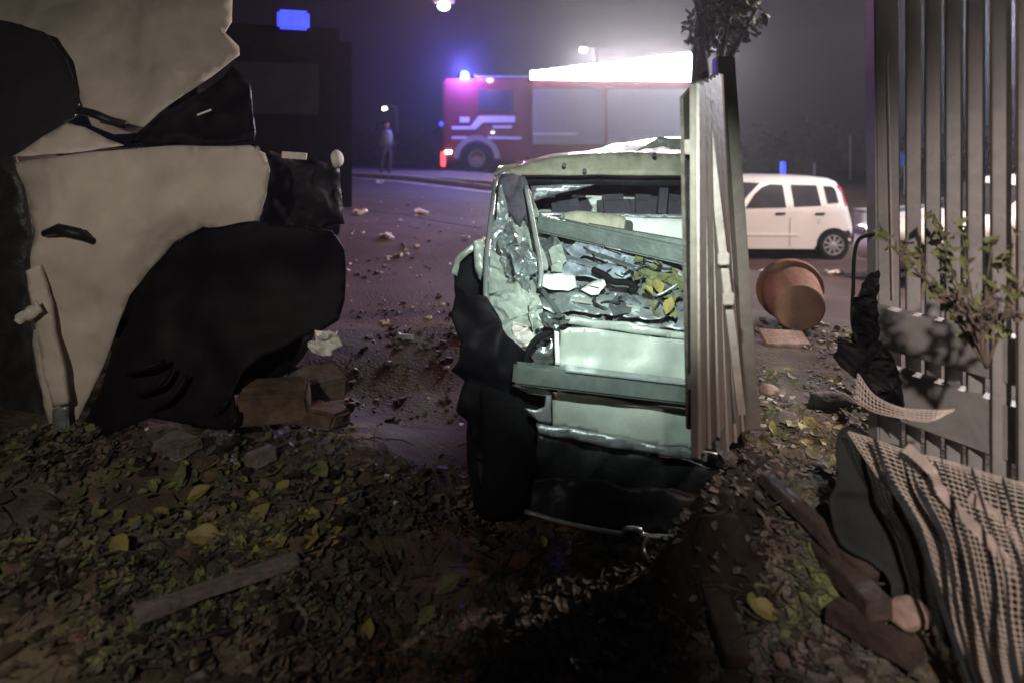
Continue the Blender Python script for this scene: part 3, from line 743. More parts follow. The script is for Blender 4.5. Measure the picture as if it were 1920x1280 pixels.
patch("sill_trim", [(98, 768), (124, 762), (124, 812), (112, 850), (100, 838)], 2.94, M['dull_metal'], W1, .02, 12, .01, 9)
patch("torn_trim", [(28, 600), (44, 578), (70, 566), (78, 584), (62, 598), (38, 606)], 2.88, M['debris_white'], W1, .006, 7, .03, 22, ridged=True, seed=8)
bm = bmesh.new(); tube(bm, [P(84, 438, 2.90), P(110, 430, 2.86), P(146, 438, 2.86), P(172, 452, 2.90)], [.016, .024, .024, .014], 10)
bm_obj("side_marker", bm, M['dark_plastic'], W1, smooth=True)
bm = bmesh.new(); tube(bm, smooth_path([P(150, 208, 2.98), P(176, 214, 2.94), P(205, 226, 2.95), P(236, 234, 2.99)], 4), [.018] * 13, 8)
bm_obj("wiper_arm", bm, M['dark_plastic'], W1, smooth=True)
patch("headlight", [(244, 268), (262, 248), (300, 222), (352, 190), (400, 160), (440, 128), (462, 150), (474, 210), (476, 262), (440, 267), (330, 269)], lambda x, y: 3.35 - .001 * (y - 130), M['black_sheet'], W1, .02, 16, .08, 7, ridged=True, seed=9)  # black sheet standing for the dark gap under the bonnet, no lamp here
bm = bmesh.new(); bar(bm, P(370, 216, 3.18), P(396, 206, 3.2), .01, .008); bm_obj("bulb_clip", bm, M['lamp_white'] if 0 else M['paper'], W1)
patch("front_bumper", [(486, 278), (540, 290), (600, 300), (640, 316), (646, 420), (600, 436), (520, 430), (478, 424), (500, 380), (508, 320)], lambda x, y: 3.12 + .0016 * (x - 480), M['dark_plastic'], W1, .03, 14, .08, 6, ridged=True, seed=12)
boxobj("number_plate", P(552, 292, 3.12), (.11, .01, .030), M['debris_white'], W1, rot=Matrix.Rotation(R(4), 3, 'Y'))
bm = bmesh.new(); bmesh.ops.create_icosphere(bm, subdivisions=3, radius=.04)
for v in bm.verts: v.co.x *= .7; v.co.z *= 1.0; v.co *= 1 + .2 * noise.noise(v.co * 30); v.co += P(632, 298, 3.12)
bm_obj("fog_lamp", bm, M['paper'], W1, smooth=True)
# inner mass of the car, far side
bm = bmesh.new(); box(bm, (-2.65, 4.25, 1.0), (2.2, 1.5, .9), bev=.12, jitter=.05); autosmooth(bm_obj("engine_block", bm, M['dark_plastic'], W1))
bm = bmesh.new(); box(bm, (-3.0, 4.95, 1.05), (2.4, .06, 1.0), bev=.02, jitter=.03); bm_obj("fender", bm, M['white_paint'], W1)
# wheel in the arch
E = bpy.data.objects.new("wheel", None); C.objects.link(E); E.parent = W1
wc = P(452, 592, 3.14); E.location = wc - Vector(W1.location)
b1 = bmesh.new(); lathe(b1, [(.20, -.10), (.30, -.10), (.33, -.07), (.33, .07), (.30, .10), (.20, .10)], (0, 0, 0), (-.1, -1, .05), 40, closed=True)
autosmooth(bm_obj("tyre", b1, M['black_rubber'], E, world=False))
b1 = bmesh.new(); lathe(b1, [(.205, -.08), (.205, .06), (.18, .07), (.12, .0), (.05, .03)], (0, 0, 0), (-.1, -1, .05), 30)
autosmooth(bm_obj("rim", b1, M['black_sheet'], E, world=False))
# crumpled black liner hanging over wheel and down to the rubble
patch("arch_liner", [(382, 424), (430, 420), (482, 418), (560, 424), (620, 432), (646, 470), (648, 560), (636, 600), (600, 622), (560, 636), (500, 664), (462, 694), (440, 730), (446, 792), (400, 806), (330, 790), (286, 780), (230, 806), (180, 826), (120, 842),
                     (60, 880), (10, 925), (-60, 960), (-60, 830), (60, 820), (118, 836), (168, 760), (208, 676), (236, 606), (256, 560), (290, 508), (330, 458)],
      lambda x, y: 2.90 - .0006 * max(0, y - 560) + .12 * ((x - 500) / 300) ** 2, M['black_sheet'], W1, .006, 11, .045, 3.2, ridged=False, seed=5)
# folds of the liner
for i, (pa, pb, pc) in enumerate([((232, 700), (270, 690), (312, 676)), ((256, 742), (296, 722), (322, 690)), ((280, 770), (318, 748), (352, 704)), ((402, 780), (420, 760), (438, 742)), ((420, 800), (440, 790), (452, 772))]):
    bm = bmesh.new(); tube(bm, smooth_path([P(*pa, 2.80), P(*pb, 2.76), P(*pc, 2.80)], 5), [.004] + [.012] * 9 + [.004], 8)
    bm_obj("liner_fold", bm, M['black_sheet'], W1, smooth=True)

# ================================================================== MIDDLE WRECK (pale car torn open)
W2 = thing("wrecked_car", (.55, 3.4, 0), "crushed pale grey-green car torn open at its end, torch-lit, leaves and junk inside", "car")
GP = M['pale_green_paint']
# roof: from its front edge back
def droof(x, y):
    return ipol([(255, 5.6), (285, 4.7), (305, 4.15), (330, 4.0)], y)
patch("roof", [(926, 326), (934, 312), (980, 300), (1040, 288), (1100, 282), (1152, 272), (1210, 262), (1256, 256), (1330, 255), (1345, 300), (1345, 329), (1240, 329), (1100, 327), (1000, 327)], droof, M['beige'] if 0 else GP, W2, .02, 12, .045, 2.4, seed=1)
patch("roof_edge", [(932, 324), (1000, 300), (1060, 290), (1160, 287), (1270, 288), (1345, 289), (1345, 326), (1240, 326), (1100, 325), (1000, 327)], lambda x, y: 4.0 - .0022 * (y - 290), M['beige'], W2, .025, 10, .03, 3, seed=2)
patch("roof_fold", [(1196, 284), (1214, 266), (1234, 257), (1262, 258), (1290, 256), (1320, 262), (1330, 286), (1262, 282), (1240, 272)], 4.35, GP, W2, .01, 8, .06, 5, ridged=True, seed=4)
for px in ((1058, 309), (1096, 320), (1226, 290)):
    bm = bmesh.new(); lathe(bm, [(.012, 0), (.012, .02)], P(*px, 3.86), (0, -1, 0), 10); bm_obj("rivet", bm, M['dark_plastic'], W2)
# under the roof: header, interior
patch("header_rail", [(946, 328), (1345, 330), (1345, 350), (1180, 348), (960, 346)], 4.08, M['dark_plastic'], W2, .05, 20, .02, 3)
patch("headlining", [(996, 350), (1060, 346), (1116, 346), (1080, 356), (1030, 368), (1000, 378)], 4.0, M['dull_metal'], W2, .01, 9, .01, 6)
patch("interior_panel", [(960, 340), (1345, 340), (1345, 470), (1100, 452), (990, 430)], 4.55, M['purple_trim'], W2, .05, 22, .05, 3, seed=3)
for k, px in enumerate((1060, 1150, 1205, 1262)):
    bm = bmesh.new(); box(bm, P(px, 388, 4.35 + .03 * k), (.17 + .03 * (k % 2), .10, .16), rot=Matrix.Rotation(R(5 * k - 8), 3, 'Y'), bev=.035); autosmooth(bm_obj("headrest", bm, M['purple_trim'], W2))
bm = bmesh.new(); bar(bm, P(1246, 335, 4.2), P(1240, 402, 4.1), .05, .03, up=(0, 1, 0)); bm_obj("inner_pillar", bm, M['purple_trim'], W2)
# lit cowl strip and shelf behind the beam
patch("shelf_edge", [(1006, 398), (1100, 399), (1200, 402), (1345, 404), (1345, 413), (1200, 411), (1060, 408), (1006, 407)], 3.84, M['dull_metal'], W2, .03, 10, .01, 5)
patch("white_panel", [(1170, 407), (1345, 412), (1345, 468), (1262, 450), (1236, 444), (1186, 436)], lambda x, y: 3.82 - .001 * (y - 405), M['paper'], W2, .012, 10, .02, 5, seed=2)
bm = bmesh.new(); tube(bm, smooth_path([P(1060, 420, 3.72), P(1085, 416, 3.68), P(1130, 420, 3.66), P(1168, 424, 3.68)], 4), [.03] + [.058] * 11 + [.05], 16)
autosmooth(bm_obj("air_canister", bm, M['beige'], W2))
bm = bmesh.new(); tube(bm, [P(1172, 424, 3.66), P(1180, 426, 3.64)], .034, 12); bm_obj("canister_cap", bm, M['bar_metal'], W2)
patch("torn_panel", [(1008, 402), (1060, 404), (1060, 418), (1040, 424), (1020, 432), (1006, 424)], 3.66, M['silver_metal'], W2, .004, 6, .05, 16, ridged=True, smooth=False, seed=7)
# long grey beam slanting across
bm = bmesh.new(); a = P(1012, 418, 3.62); b_ = P(1345, 492, 3.30)
bar(bm, a, b_, .10, .085, bev=.012); autosmooth(bm_obj("cross_beam", bm, M['bar_metal'], W2))
bm = bmesh.new(); bar(bm, P(1100, 428, 3.55), P(1345, 470, 3.36), .06, .05, bev=.006); autosmooth(bm_obj("cross_beam", bm, M['bar_metal'], W2))
# boot floor / crumpled contents
def dfl(x, y): return ipol([(425, 3.66), (470, 3.52), (520, 3.36), (570, 3.18), (612, 3.02)], y)
patch("boot_floor", [(1000, 440), (1060, 436), (1180, 452), (1345, 500), (1345, 632), (1270, 618), (1200, 606), (1120, 600), (1064, 596), (1000, 600), (980, 520)], lambda x, y: dfl(x, y) + .07, M['dull_metal'], W2, .01, 9, .085, 5, ridged=True, seed=11)
def crumple(name, poly, d, m, amp=.06, nsc=10, seed=0, smooth=False, thick=.003, step=6): return patch(name, poly, d, m, W2, thick, step, amp, nsc, True, smooth, seed=seed)
crumple("crumpled_lining", [(1056, 462), (1084, 452), (1130, 460), (1180, 474), (1214, 492), (1196, 504), (1160, 494), (1110, 484), (1074, 484)], lambda x, y: dfl(x, y) - .03, M['cloth_blue'], .09, 7, 3, True)
crumple("crumpled_lining", [(1050, 484), (1110, 490), (1170, 500), (1190, 520), (1140, 528), (1090, 520), (1050, 512)], lambda x, y: dfl(x, y) - .02, M['cloth_blue'], .09, 8, 5, True)
crumple("crumpled_lining", [(1010, 548), (1080, 546), (1140, 548), (1200, 552), (1240, 566), (1262, 592), (1210, 600), (1150, 592), (1090, 586), (1030, 582), (1004, 566)], lambda x, y: dfl(x, y) - .03, M['dull_metal'], .07, 7, 8, True)
crumple("torn_panel", [(1140, 560), (1170, 548), (1186, 560), (1180, 588), (1150, 592)], lambda x, y: dfl(x, y) - .06, M['silver_metal'], .05, 12, 9)
crumple("torn_panel", [(1010, 446), (1040, 440), (1066, 470), (1050, 492), (1030, 500), (1006, 470)], lambda x, y: dfl(x, y) - .05, M['silver_metal'], .08, 12, 10)
crumple("torn_panel", [(1030, 470), (1054, 452), (1060, 486), (1054, 512), (1034, 508)], lambda x, y: dfl(x, y) - .09, GP, .07, 10, 12)
crumple("crumpled_lining", [(1190, 480), (1230, 488), (1262, 500), (1300, 520), (1290, 545), (1230, 530), (1200, 510)], lambda x, y: dfl(x, y) - .01, M['cloth_blue'], .08, 10, 13, True)
bm = bmesh.new(); rs = random.Random(5)
for k in range(80):
    px, py = rs.uniform(1004, 1300), rs.uniform(442, 604); c = P(px, py, dfl(px, py) - rs.uniform(.0, .07)); sz = rs.uniform(.008, .034)
    q_ = [Vector((rs.uniform(-1, 1), rs.uniform(-1, 1), rs.uniform(-1, 1))) * sz for _ in range(3)]; nb = len(bm.faces)
    v_ = [bm.verts.new(c + x) for x in (q_[0], q_[1], -q_[0] * rs.uniform(.4, 1) + q_[2] * .4, -q_[1] * rs.uniform(.4, 1) + q_[2])]
    bm.faces.new((v_[0], v_[1], v_[2])); bm.faces.new((v_[0], v_[2], v_[3])); bm.faces.ensure_lookup_table(); mi = rs.choice([0, 0, 1, 2, 3])
    for f in bm.faces[nb:]: f.material_index = mi
so_ = bm_obj("torn_scraps", bm, [M['dull_metal'], M['silver_metal'], M['dark_plastic'], M['cloth_blue']], W2, recalc=False); so_['kind'] = 'stuff'
for k in range(14):
    px, py = rs.uniform(1010, 1240), rs.uniform(450, 590); d_ = dfl(px, py) - .06; p0 = P(px, py, d_)
    pts = [p0]
    for q in range(4): pts.append(pts[-1] + Vector((rs.uniform(-.01, .07), rs.uniform(-.04, .02), rs.uniform(-.035, .035))))
    bm = bmesh.new(); tube(bm, smooth_path(pts, 4), rs.uniform(.003, .007), 6); bm_obj("wire", bm, M['dark_plastic'] if k % 3 else M['dull_metal'], W2, smooth=True)
for k, (pa, pb, w_) in enumerate([((1020, 470), (1120, 500), .03), ((1100, 470), (1240, 520), .022), ((1070, 560), (1200, 580), .025), ((1180, 500), (1290, 560), .03), ((1000, 520), (1050, 590), .02)]):
    bm = bmesh.new(); bar(bm, P(*pa, dfl(*pa) - .04), P(*pb, dfl(*pb) - .05), w_, .012, up=(.1 * k, -.4, 1)); bm_obj("metal_strut", bm, [M['silver_metal'], M['bar_metal'], GP][k % 3], W2)
# loose things lying in the wreck
def sheet_thing(name, poly, d, m, label, cat, amp=.02, nsc=8, thick=.003, seed=0, step=7):
    o = patch(name, poly, d, m, None, thick, step, amp, nsc, seed=seed); return tag(o, label, cat)
sheet_thing("paper_sheet", [(1006, 514), (1050, 511), (1078, 516), (1081, 538), (1066, 545), (1030, 541), (1014, 534)], lambda x, y: dfl(x, y) - .10, M['paper'], "blank white sheet lying bright in the middle of the torn-open wreck", "paper")
sheet_thing("paper_scrap", [(1090, 544), (1112, 528), (1134, 524), (1136, 534), (1122, 552), (1108, 552)], lambda x, y: dfl(x, y) - .10, M['paper'], "small pointed white scrap right of the blank sheet in the wreck", "paper")
bm = bmesh.new(); tube(bm, smooth_path([P(1112, 506, 3.28), P(1134, 516, 3.24), P(1150, 528, 3.22), P(1176, 530, 3.21), P(1192, 540, 3.19), P(1180, 546, 3.18)], 5), [.016] * 26, 10)
tag(bm_obj("rubber_hose", bm, M['black_rubber'], None, smooth=True), "short bent black hose lying on the lining right of the white scraps", "hose")
def leaf_obj(px, d, s, m, parent=None, nrm=None):
    bm = bmesh.new(); lf = [(0, -.5), (.12, -.36), (.25, -.2), (.31, 0), (.27, .18), (.15, .36), (0, .52), (-.13, .38), (-.26, .2), (-.29, 0), (-.24, -.2), (-.11, -.38)]; kq = random.uniform(-.25, .3)
    nrm = (nrm or Vector((random.uniform(-.3, .3), -.6, .8))).normalized(); a = nrm.orthogonal().normalized(); a = Matrix.Rotation(random.uniform(0, 6.28), 3, nrm) @ a; b_ = nrm.cross(a)
    c = px if isinstance(px, Vector) else P(*px, d); vs = [bm.verts.new(c + (a * x + b_ * y) * s + nrm * (s * (.9 * abs(x) ** 1.5 + kq * y * abs(y) * 2))) for x, y in lf]; cc = bm.verts.new(c)
    for i in range(len(vs)): bm.faces.new((vs[i], vs[(i + 1) % len(vs)], cc))
    return bm_obj("leaf", bm, m, parent, recalc=False)
bmL = bmesh.new()
for i in range(46):
    px = (random.gauss(1240, 22), random.gauss(528, 24)); leaf(bmL, P(*px, dfl(*px) - .05), random.uniform(.04, .08), Vector((random.uniform(-.6, .6), -.7, .8)), asp=.7)
ol = bm_obj("leaf_litter", bmL, [M['leaf_green']], None, recalc=False); tag(ol, "olive green leaves heaped at the right side of the torn-open wreck", "leaves", kind='stuff')
for i, (px, s) in enumerate([((1234, 538), .09), ((1216, 544), .06), ((1254, 574), .085)]):
    o = leaf_obj(px, dfl(*px) - .12, s, M['leaf_yellow'])
    tag(o, ["large bright yellow leaf on the green leaves in the wreck", "small yellow leaf left of the larger yellow one in the wreck", "bright yellow-green leaf lying lowest at the right of the wreck"][i], "leaf")
# end panel (lit) with its lip
patch("end_lip", [(1056, 592), (1110, 598), (1180, 606), (1260, 622), (1345, 636), (1345, 646), (1240, 630), (1160, 620), (1060, 606)], 2.98, GP, W2, .02, 8, .018, 8, seed=3)
patch("end_panel", [(1044, 606), (1110, 612), (1200, 624), (1345, 646), (1345, 728), (1240, 714), (1140, 702), (1046, 688)], lambda x, y: 3.0 - .0003 * (y - 600), GP, W2, .012, 10, .055, 3.0, seed=5)
patch("bracket", [(1040, 622), (1048, 624), (1050, 684), (1041, 684)], 2.93, M['paper'], W2, .02, 6, .004, 9)
patch("wheel_arch_inner", [(968, 690), (974, 660), (992, 634), (1020, 624), (1038, 630), (1038, 684), (1010, 684)], 3.05, M['silver_metal'], W2, .01, 8, .05, 12, ridged=True, seed=14)
bm = bmesh.new(); tube(bm, smooth_path([P(986, 684, 2.95), P(990, 660, 2.95), P(1006, 636, 2.95), P(1034, 622, 2.95)], 5), .014, 8); bm_obj("arch_seal", bm, M['black_rubber'], W2, smooth=True)
crumple("burnt_clip", [(1008, 596), (1024, 586), (1050, 586), (1066, 592), (1060, 606), (1040, 616), (1018, 610)], 2.92, M['bar_metal'], .07, 22, 15)
# bumper bar
def dq(x): return 2.86
bm = bmesh.new(); rr_ = [(964, 698), (1040, 706), (1140, 716), (1240, 732), (1345, 748)]
for (a, b_) in zip(rr_, rr_[1:]): pass
bar(bm, P(962, 698, 2.86), P(1345, 742, 2.84), .06, .085, bev=.012)
autosmooth(bm_obj("bumper_bar", bm, M['bar_metal'], W2))
bm = bmesh.new(); bar(bm, P(1060, 690, 2.855), P(1345, 722, 2.84), .065, .006); bm_obj("bumper_bar_flange", bm, M['dull_metal'], W2)
# lower panel + skirt
patch("lower_panel", [(1036, 738), (1140, 748), (1240, 762), (1345, 778), (1345, 850), (1240, 834), (1120, 812), (1034, 800)], 2.93, GP, W2, .012, 11, .03, 4, seed=6)
patch("lower_lip", [(1006, 796), (1034, 800), (1130, 813), (1240, 836), (1345, 852), (1345, 872), (1240, 852), (1120, 832), (1010, 812)], 2.87, M['dull_metal'], W2, .02, 9, .02, 6, seed=7)
patch("lamp_bracket", [(960, 722), (1000, 724), (1034, 736), (1034, 796), (1010, 790), (984, 766), (1006, 770), (1022, 764), (1024, 742), (990, 738)], 2.90, M['dull_metal'], W2, .012, 7, .01, 8)
patch("rear_corner", [(900, 640), (960, 620), (1040, 690), (1044, 800), (1010, 830), (960, 800), (900, 760)], 3.12, M['dark_plastic'], W2, .01, 12, .06, 6, seed=8)
patch("plastic_skirt", [(1010, 812), (1120, 834), (1240, 856), (1345, 874), (1345, 960), (1200, 955), (1080, 930), (1000, 900)], lambda x, y: 2.9 + .0008 * (y - 820), M['dark_plastic'], W2, .01, 12, .06, 5, seed=9)
patch("plastic_skirt", [(1000, 896), (1100, 900), (1240, 916), (1345, 930), (1345, 1000), (1180, 996), (1060, 974), (990, 958)], lambda x, y: 2.74, M['dark_plastic'], W2, .008, 12, .05, 6, seed=10)
bm = bmesh.new(); tube(bm, smooth_path([P(984, 958, 2.66), P(1060, 980, 2.62), P(1140, 996, 2.6), P(1166, 998, 2.6), P(1176, 990, 2.58), P(1200, 992, 2.58), P(1216, 1004, 2.57), P(1345, 1008, 2.52)], 4), .009, 8)
bm_obj("tow_rail", bm, M['dull_metal'], W2, smooth=True)
bm = bmesh.new(); tube(bm, smooth_path([P(1214, 1004, 2.56), P(1206, 1030, 2.52), P(1222, 1052, 2.47), P(1250, 1072, 2.42), P(1290, 1086, 2.36)], 5), .007, 8)
tag(bm_obj("cable", bm, M['dull_metal'], None, smooth=True), "thin grey cable curling down from the underside of the torch-lit wreck", "cable")
# crushed corner column, foil-bright
patch("corner_skin", [(900, 470), (918, 420), (926, 372), (930, 336), (946, 326), (980, 330), (1000, 372), (1012, 420), (1018, 500), (1010, 560), (1000, 600), (960, 640), (930, 620), (914, 560)], lambda x, y: 3.75 - .0024 * (y - 330) + .0006 * abs(x - 960), GP, W2, .004, 7, .14, 5.5, ridged=True, smooth=False, seed=21)
crumple("torn_skin", [(934, 440), (952, 400), (962, 420), (980, 470), (1004, 480), (1000, 520), (986, 548), (956, 530), (940, 490)], lambda x, y: 3.32, M['silver_metal'], .12, 9, 22)
crumple("torn_skin", [(960, 470), (984, 440), (1000, 476), (1008, 520), (990, 548), (964, 520)], lambda x, y: 3.22, M['silver_metal'], .10, 12, 23)
crumple("torn_skin", [(906, 560), (930, 530), (960, 560), (984, 590), (974, 640), (944, 660), (914, 620)], lambda x, y: 3.18, GP, .10, 9, 24)
crumple("torn_skin", [(930, 390), (944, 350), (952, 380), (948, 450), (930, 530), (920, 560), (914, 480)], lambda x, y: 3.42, M['dull_metal'], .06, 8, 25)
crumple("torn_skin", [(960, 600), (986, 606), (1002, 630), (990, 664), (966, 650)], lambda x, y: 3.02, M['debris_white'], .08, 14, 26)
crumple("torn_skin", [(990, 560), (1010, 556), (1022, 600), (1004, 640), (992, 610)], lambda x, y: 3.1, GP, .06, 12, 27)
patch("pillar_cover", [(934, 352), (944, 332), (962, 326), (986, 334), (1000, 368), (1006, 420), (1010, 470), (998, 452), (986, 410), (974, 430), (958, 410), (948, 400)], 3.50, M['purple_trim'], W2, .01, 7, .08, 7, ridged=False, seed=28)
bm = bmesh.new(); tube(bm, smooth_path([P(930, 336, 3.7), P(922, 400, 3.5), P(914, 480, 3.3), P(912, 560, 3.15), P(926, 620, 3.06), P(950, 650, 3.0)], 5), .014, 8); bm_obj("door_frame", bm, M['dull_metal'], W2, smooth=True)
bm = bmesh.new(); tube(bm, smooth_path([P(986, 350, 3.46), P(1000, 420, 3.34), P(1014, 500, 3.2), P(1012, 540, 3.14)], 5), .012, 8); bm_obj("door_frame", bm, M['dull_metal'], W2, smooth=True)
patch("fender_flare", [(846, 512), (854, 486), (872, 466), (896, 448), (904, 456), (878, 476), (862, 494), (858, 520)], 3.4, GP, W2, .006, 6, .02, 8)
patch("fender_flare", [(888, 452), (906, 446), (908, 500), (902, 530), (892, 510)], 3.36, GP, W2, .006, 6, .03, 10, seed=3)
patch("arch_shell", [(850, 510), (874, 476), (910, 470), (920, 560), (960, 640), (1000, 680), (1000, 760), (960, 800), (900, 700), (860, 600)], 3.46, M['black_rubber'], W2, .02, 14, .05, 6)
patch("shadow_sheet", [(858, 540), (884, 560), (916, 566), (940, 610), (962, 640), (990, 664), (1010, 700), (1004, 742), (1022, 780), (1016, 830), (1034, 880), (1006, 936), (1012, 966), (960, 950), (930, 962), (900, 920), (912, 880), (878, 850), (884, 800), (860, 770), (872, 720), (850, 690), (862, 640), (846, 600)],
      lambda x, y: 2.96 + .0007 * abs(x - 940), M['black_sheet'], W2, .006, 9, .09, 5, seed=33)  # black sheet added to stand for the deep shadow at this corner
# solid inner mass so that the wreck has depth from the side
bm = bmesh.new(); box(bm, (.55, 3.85, .48), (.80, 1.5, .55), bev=.06, jitter=.05); bm_obj("floor_pan", bm, M['dark_plastic'], W2)
bm = bmesh.new(); box(bm, (.62, 4.95, .78), (1.25, 1.0, .9), bev=.1, jitter=.06); autosmooth(bm_obj("cabin_tub", bm, GP, W2))
E = bpy.data.objects.new("wheel", None); C.objects.link(E); E.parent = W2
wc = P(930, 836, 3.06); E.location = wc - Vector(W2.location)
b1 = bmesh.new(); lathe(b1, [(.18, -.09), (.26, -.09), (.285, -.06), (.285, .06), (.26, .09), (.18, .09)], (0, 0, 0), (-1, -.22, .05), 40, closed=True)
autosmooth(bm_obj("tyre", b1, M['black_rubber'], E, world=False))
b1 = bmesh.new(); lathe(b1, [(.185, -.08), (.185, .05), (.16, .06), (.12, .0), (.05, .03)], (0, 0, 0), (-1, -.22, .05), 30)
autosmooth(bm_obj("rim", b1, M['dark_plastic'], E, world=False))

# ================================================================== RIGHT: gate leaf
GT = thing("gate", (.8, 2.6, .4), "brown-grey slatted metal gate leaf leaning open on the left of the opening", "gate")
A0, B0 = Vector((.632, 2.34, 0)), Vector((1.0, 2.92, 0))
AL = B0 - A0; gd = AL.normalized()
lean = Vector((-.175, 0, 0))
NS = 6
for k in range(NS):
    t = k / NS
    p = A0 + AL * t
    zb = .50 - .10 * t + random.uniform(-.03, .03); zt = 1.79 + .10 * t
    if k < 3: zb += random.uniform(0, .06)
    bm = bmesh.new(); a = Vector((p.x, p.y, zb)); b_ = Vector((p.x, p.y, zt)) + lean * (.03 + .69 * t) * ((zt - zb) / 1.5)
    nside = Vector((gd.y, -gd.x, 0))
    bar(bm, a, b_, .108, .024, up=tuple(nside), bev=.003)
    sl_ = bm_obj("slat", bm, M['gate_paint'], GT)
    bm = bmesh.new(); o3 = nside * .016 - gd * .050; bar(bm, a + o3, b_ + o3, .007, .008, up=tuple(nside)); bm_obj("slat_edge", bm, M['pale_strip'], GT)
# backing strips behind slats
for zz in (.78, 1.58):
    bm = bmesh.new(); o_ = Vector((-.020, .014, 0)); l_ = lean * ((zz - .5) / 1.5)
    bar(bm, A0 + o_ + l_ * .1 + Vector((0, 0, zz)), B0 + o_ + l_ * .8 + Vector((0, 0, zz)), .03, .05, bev=.003); bm_obj("rail", bm, M['gate_paint'], GT)
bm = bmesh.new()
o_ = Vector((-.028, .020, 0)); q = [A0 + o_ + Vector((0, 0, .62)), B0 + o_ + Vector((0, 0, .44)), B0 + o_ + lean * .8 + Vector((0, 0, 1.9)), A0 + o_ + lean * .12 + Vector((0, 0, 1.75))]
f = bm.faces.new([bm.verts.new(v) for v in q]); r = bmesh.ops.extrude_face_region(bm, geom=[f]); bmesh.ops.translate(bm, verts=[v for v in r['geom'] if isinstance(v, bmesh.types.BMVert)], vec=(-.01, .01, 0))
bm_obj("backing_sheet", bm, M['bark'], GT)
# end post
bm = bmesh.new(); pb = P(1403, 802, 2.86); pt = P(1356, 108, 2.94)
bar(bm, pb, pt, .080, .07, up=(0, 1, 0), bev=.006); bm_obj("end_post", bm, M['post_brown'], GT)
bm = bmesh.new(); bar(bm, P(1345, 108, 2.88), P(1384, 640, 2.82), .006, .008, up=(0, 1, 0)); bm_obj("post_edge_strip", bm, M['pale_strip'], GT)
# pale latch strip
bm = bmesh.new(); bar(bm, P(1322, 196, 2.50), P(1390, 775, 2.56), .028, .014, up=(0, 1, 0)); bm_obj("latch_strip", bm, M['pale_strip'], GT)
bm = bmesh.new(); bar(bm, P(1306, 196, 2.49), P(1336, 198, 2.49), .03, .016, up=(0, 1, 0)); bm_obj("latch_cap", bm, M['pale_strip'], GT)
for y in (485, 560):
    bm = bmesh.new(); box(bm, P(1356 + (y - 485) * .12, y, 2.50), (.040, .02, .045), bev=.004); bm_obj("latch_keeper", bm, M['pale_strip'], GT)

# ---------- right fence with post, slats, boards
FN = thing("fence", (1.65, 2.7, .3), "grey slatted metal fence with a thick post on the right", "fence")
F0, F1 = Vector((1.60, 3.02, 0)), Vector((1.80, 2.36, 0))
bm = bmesh.new(); a = P(1660, 860, 3.02); b_ = P(1652, -40, 3.02); a.z = .15; bar(bm, a, b_, .105, .09, up=(0, 1, 0), bev=.008); bm_obj("post", bm, M['fence_paint'], FN)
bm = bmesh.new(); bar(bm, P(1664, 100, 2.95), P(1674, 560, 2.95), .006, .008, up=(0, 1, 0)); bm_obj("post_edge_strip", bm, M['pale_strip'], FN)
spx = [(1712, 24), (1749, 25), (1788, 27), (1829, 28), (1876, 31), (1926, 33), (1990, 36)]
for px, wpx in spx:
    t = (px - 1657) / (1905 - 1657); d = 3.0 - .58 * t
    X = (px - 960) * d / 1300
    bm = bmesh.new(); bar(bm, (X, d, .18), (X, d, 2.25), wpx * d / 1300, .03, up=(.25, 1, 0), bev=.003); bm_obj("slat", bm, M['fence_paint'], FN)
dirf = (Vector((1.90, 2.30, 0)) - Vector((1.60, 3.0, 0)))
for zt, hh, nm, off in ((.905, .165, "upper_rail", .05), (.665, .20, "lower_rail", .05)):
    bm = bmesh.new()
    a = Vector((1.585 - off, 2.955, zt - hh / 2)); b_ = Vector((2.02 - off, 2.14, zt - hh / 2))
    bar(bm, a, b_, .075, hh, bev=.004); bm_obj(nm, bm, M['fence_paint'], FN)
# ---------- netting
def net_sheet(name, rows_, nu, nv, parent=None, label=None, cat=None, thick=.0042, amp=.02):
    "rows_: list of rows of (px,py,d); bilinear/catmull grid"
    rw = [smooth_path([P(*p) for p in r_], 8) for r_ in rows_]
    def samp(path, t):
        f = t * (len(path) - 1); i = min(int(f), len(path) - 2); return path[i].lerp(path[i + 1], f - i)
    grid = []
    cols = []
    for i in range(nu + 1):
        c = smooth_path([samp(r_, i / nu) for r_ in rw], 8); cols.append(c)
    bm = bmesh.new()
    for i in range(nu + 1):
        col = []
        for j in range(nv + 1):
            p = samp(cols[i], j / nv); p = p + Vector((0, amp * noise.noise(p * 6), amp * .3 * noise.noise(p * 5)))
            col.append(bm.verts.new(p))
        grid.append(col)
    for i in range(nu):
        for j in range(nv):
            if noise.noise(Vector((i * .21, j * .21, 5))) > .62: continue
            bm.faces.new((grid[i][j], grid[i + 1][j], grid[i + 1][j + 1], grid[i][j + 1]))
    o = bm_obj(name, bm, M['net'], parent, recalc=False)
    wf = o.modifiers.new("strands", 'WIREFRAME'); wf.thickness = thick; wf.use_even_offset = False
    if label: tag(o, label, cat)
    return o
NT = thing("netting", (1.4, 2.0, .1), "tan plastic mesh netting draped down from the fence at lower right", "netting")
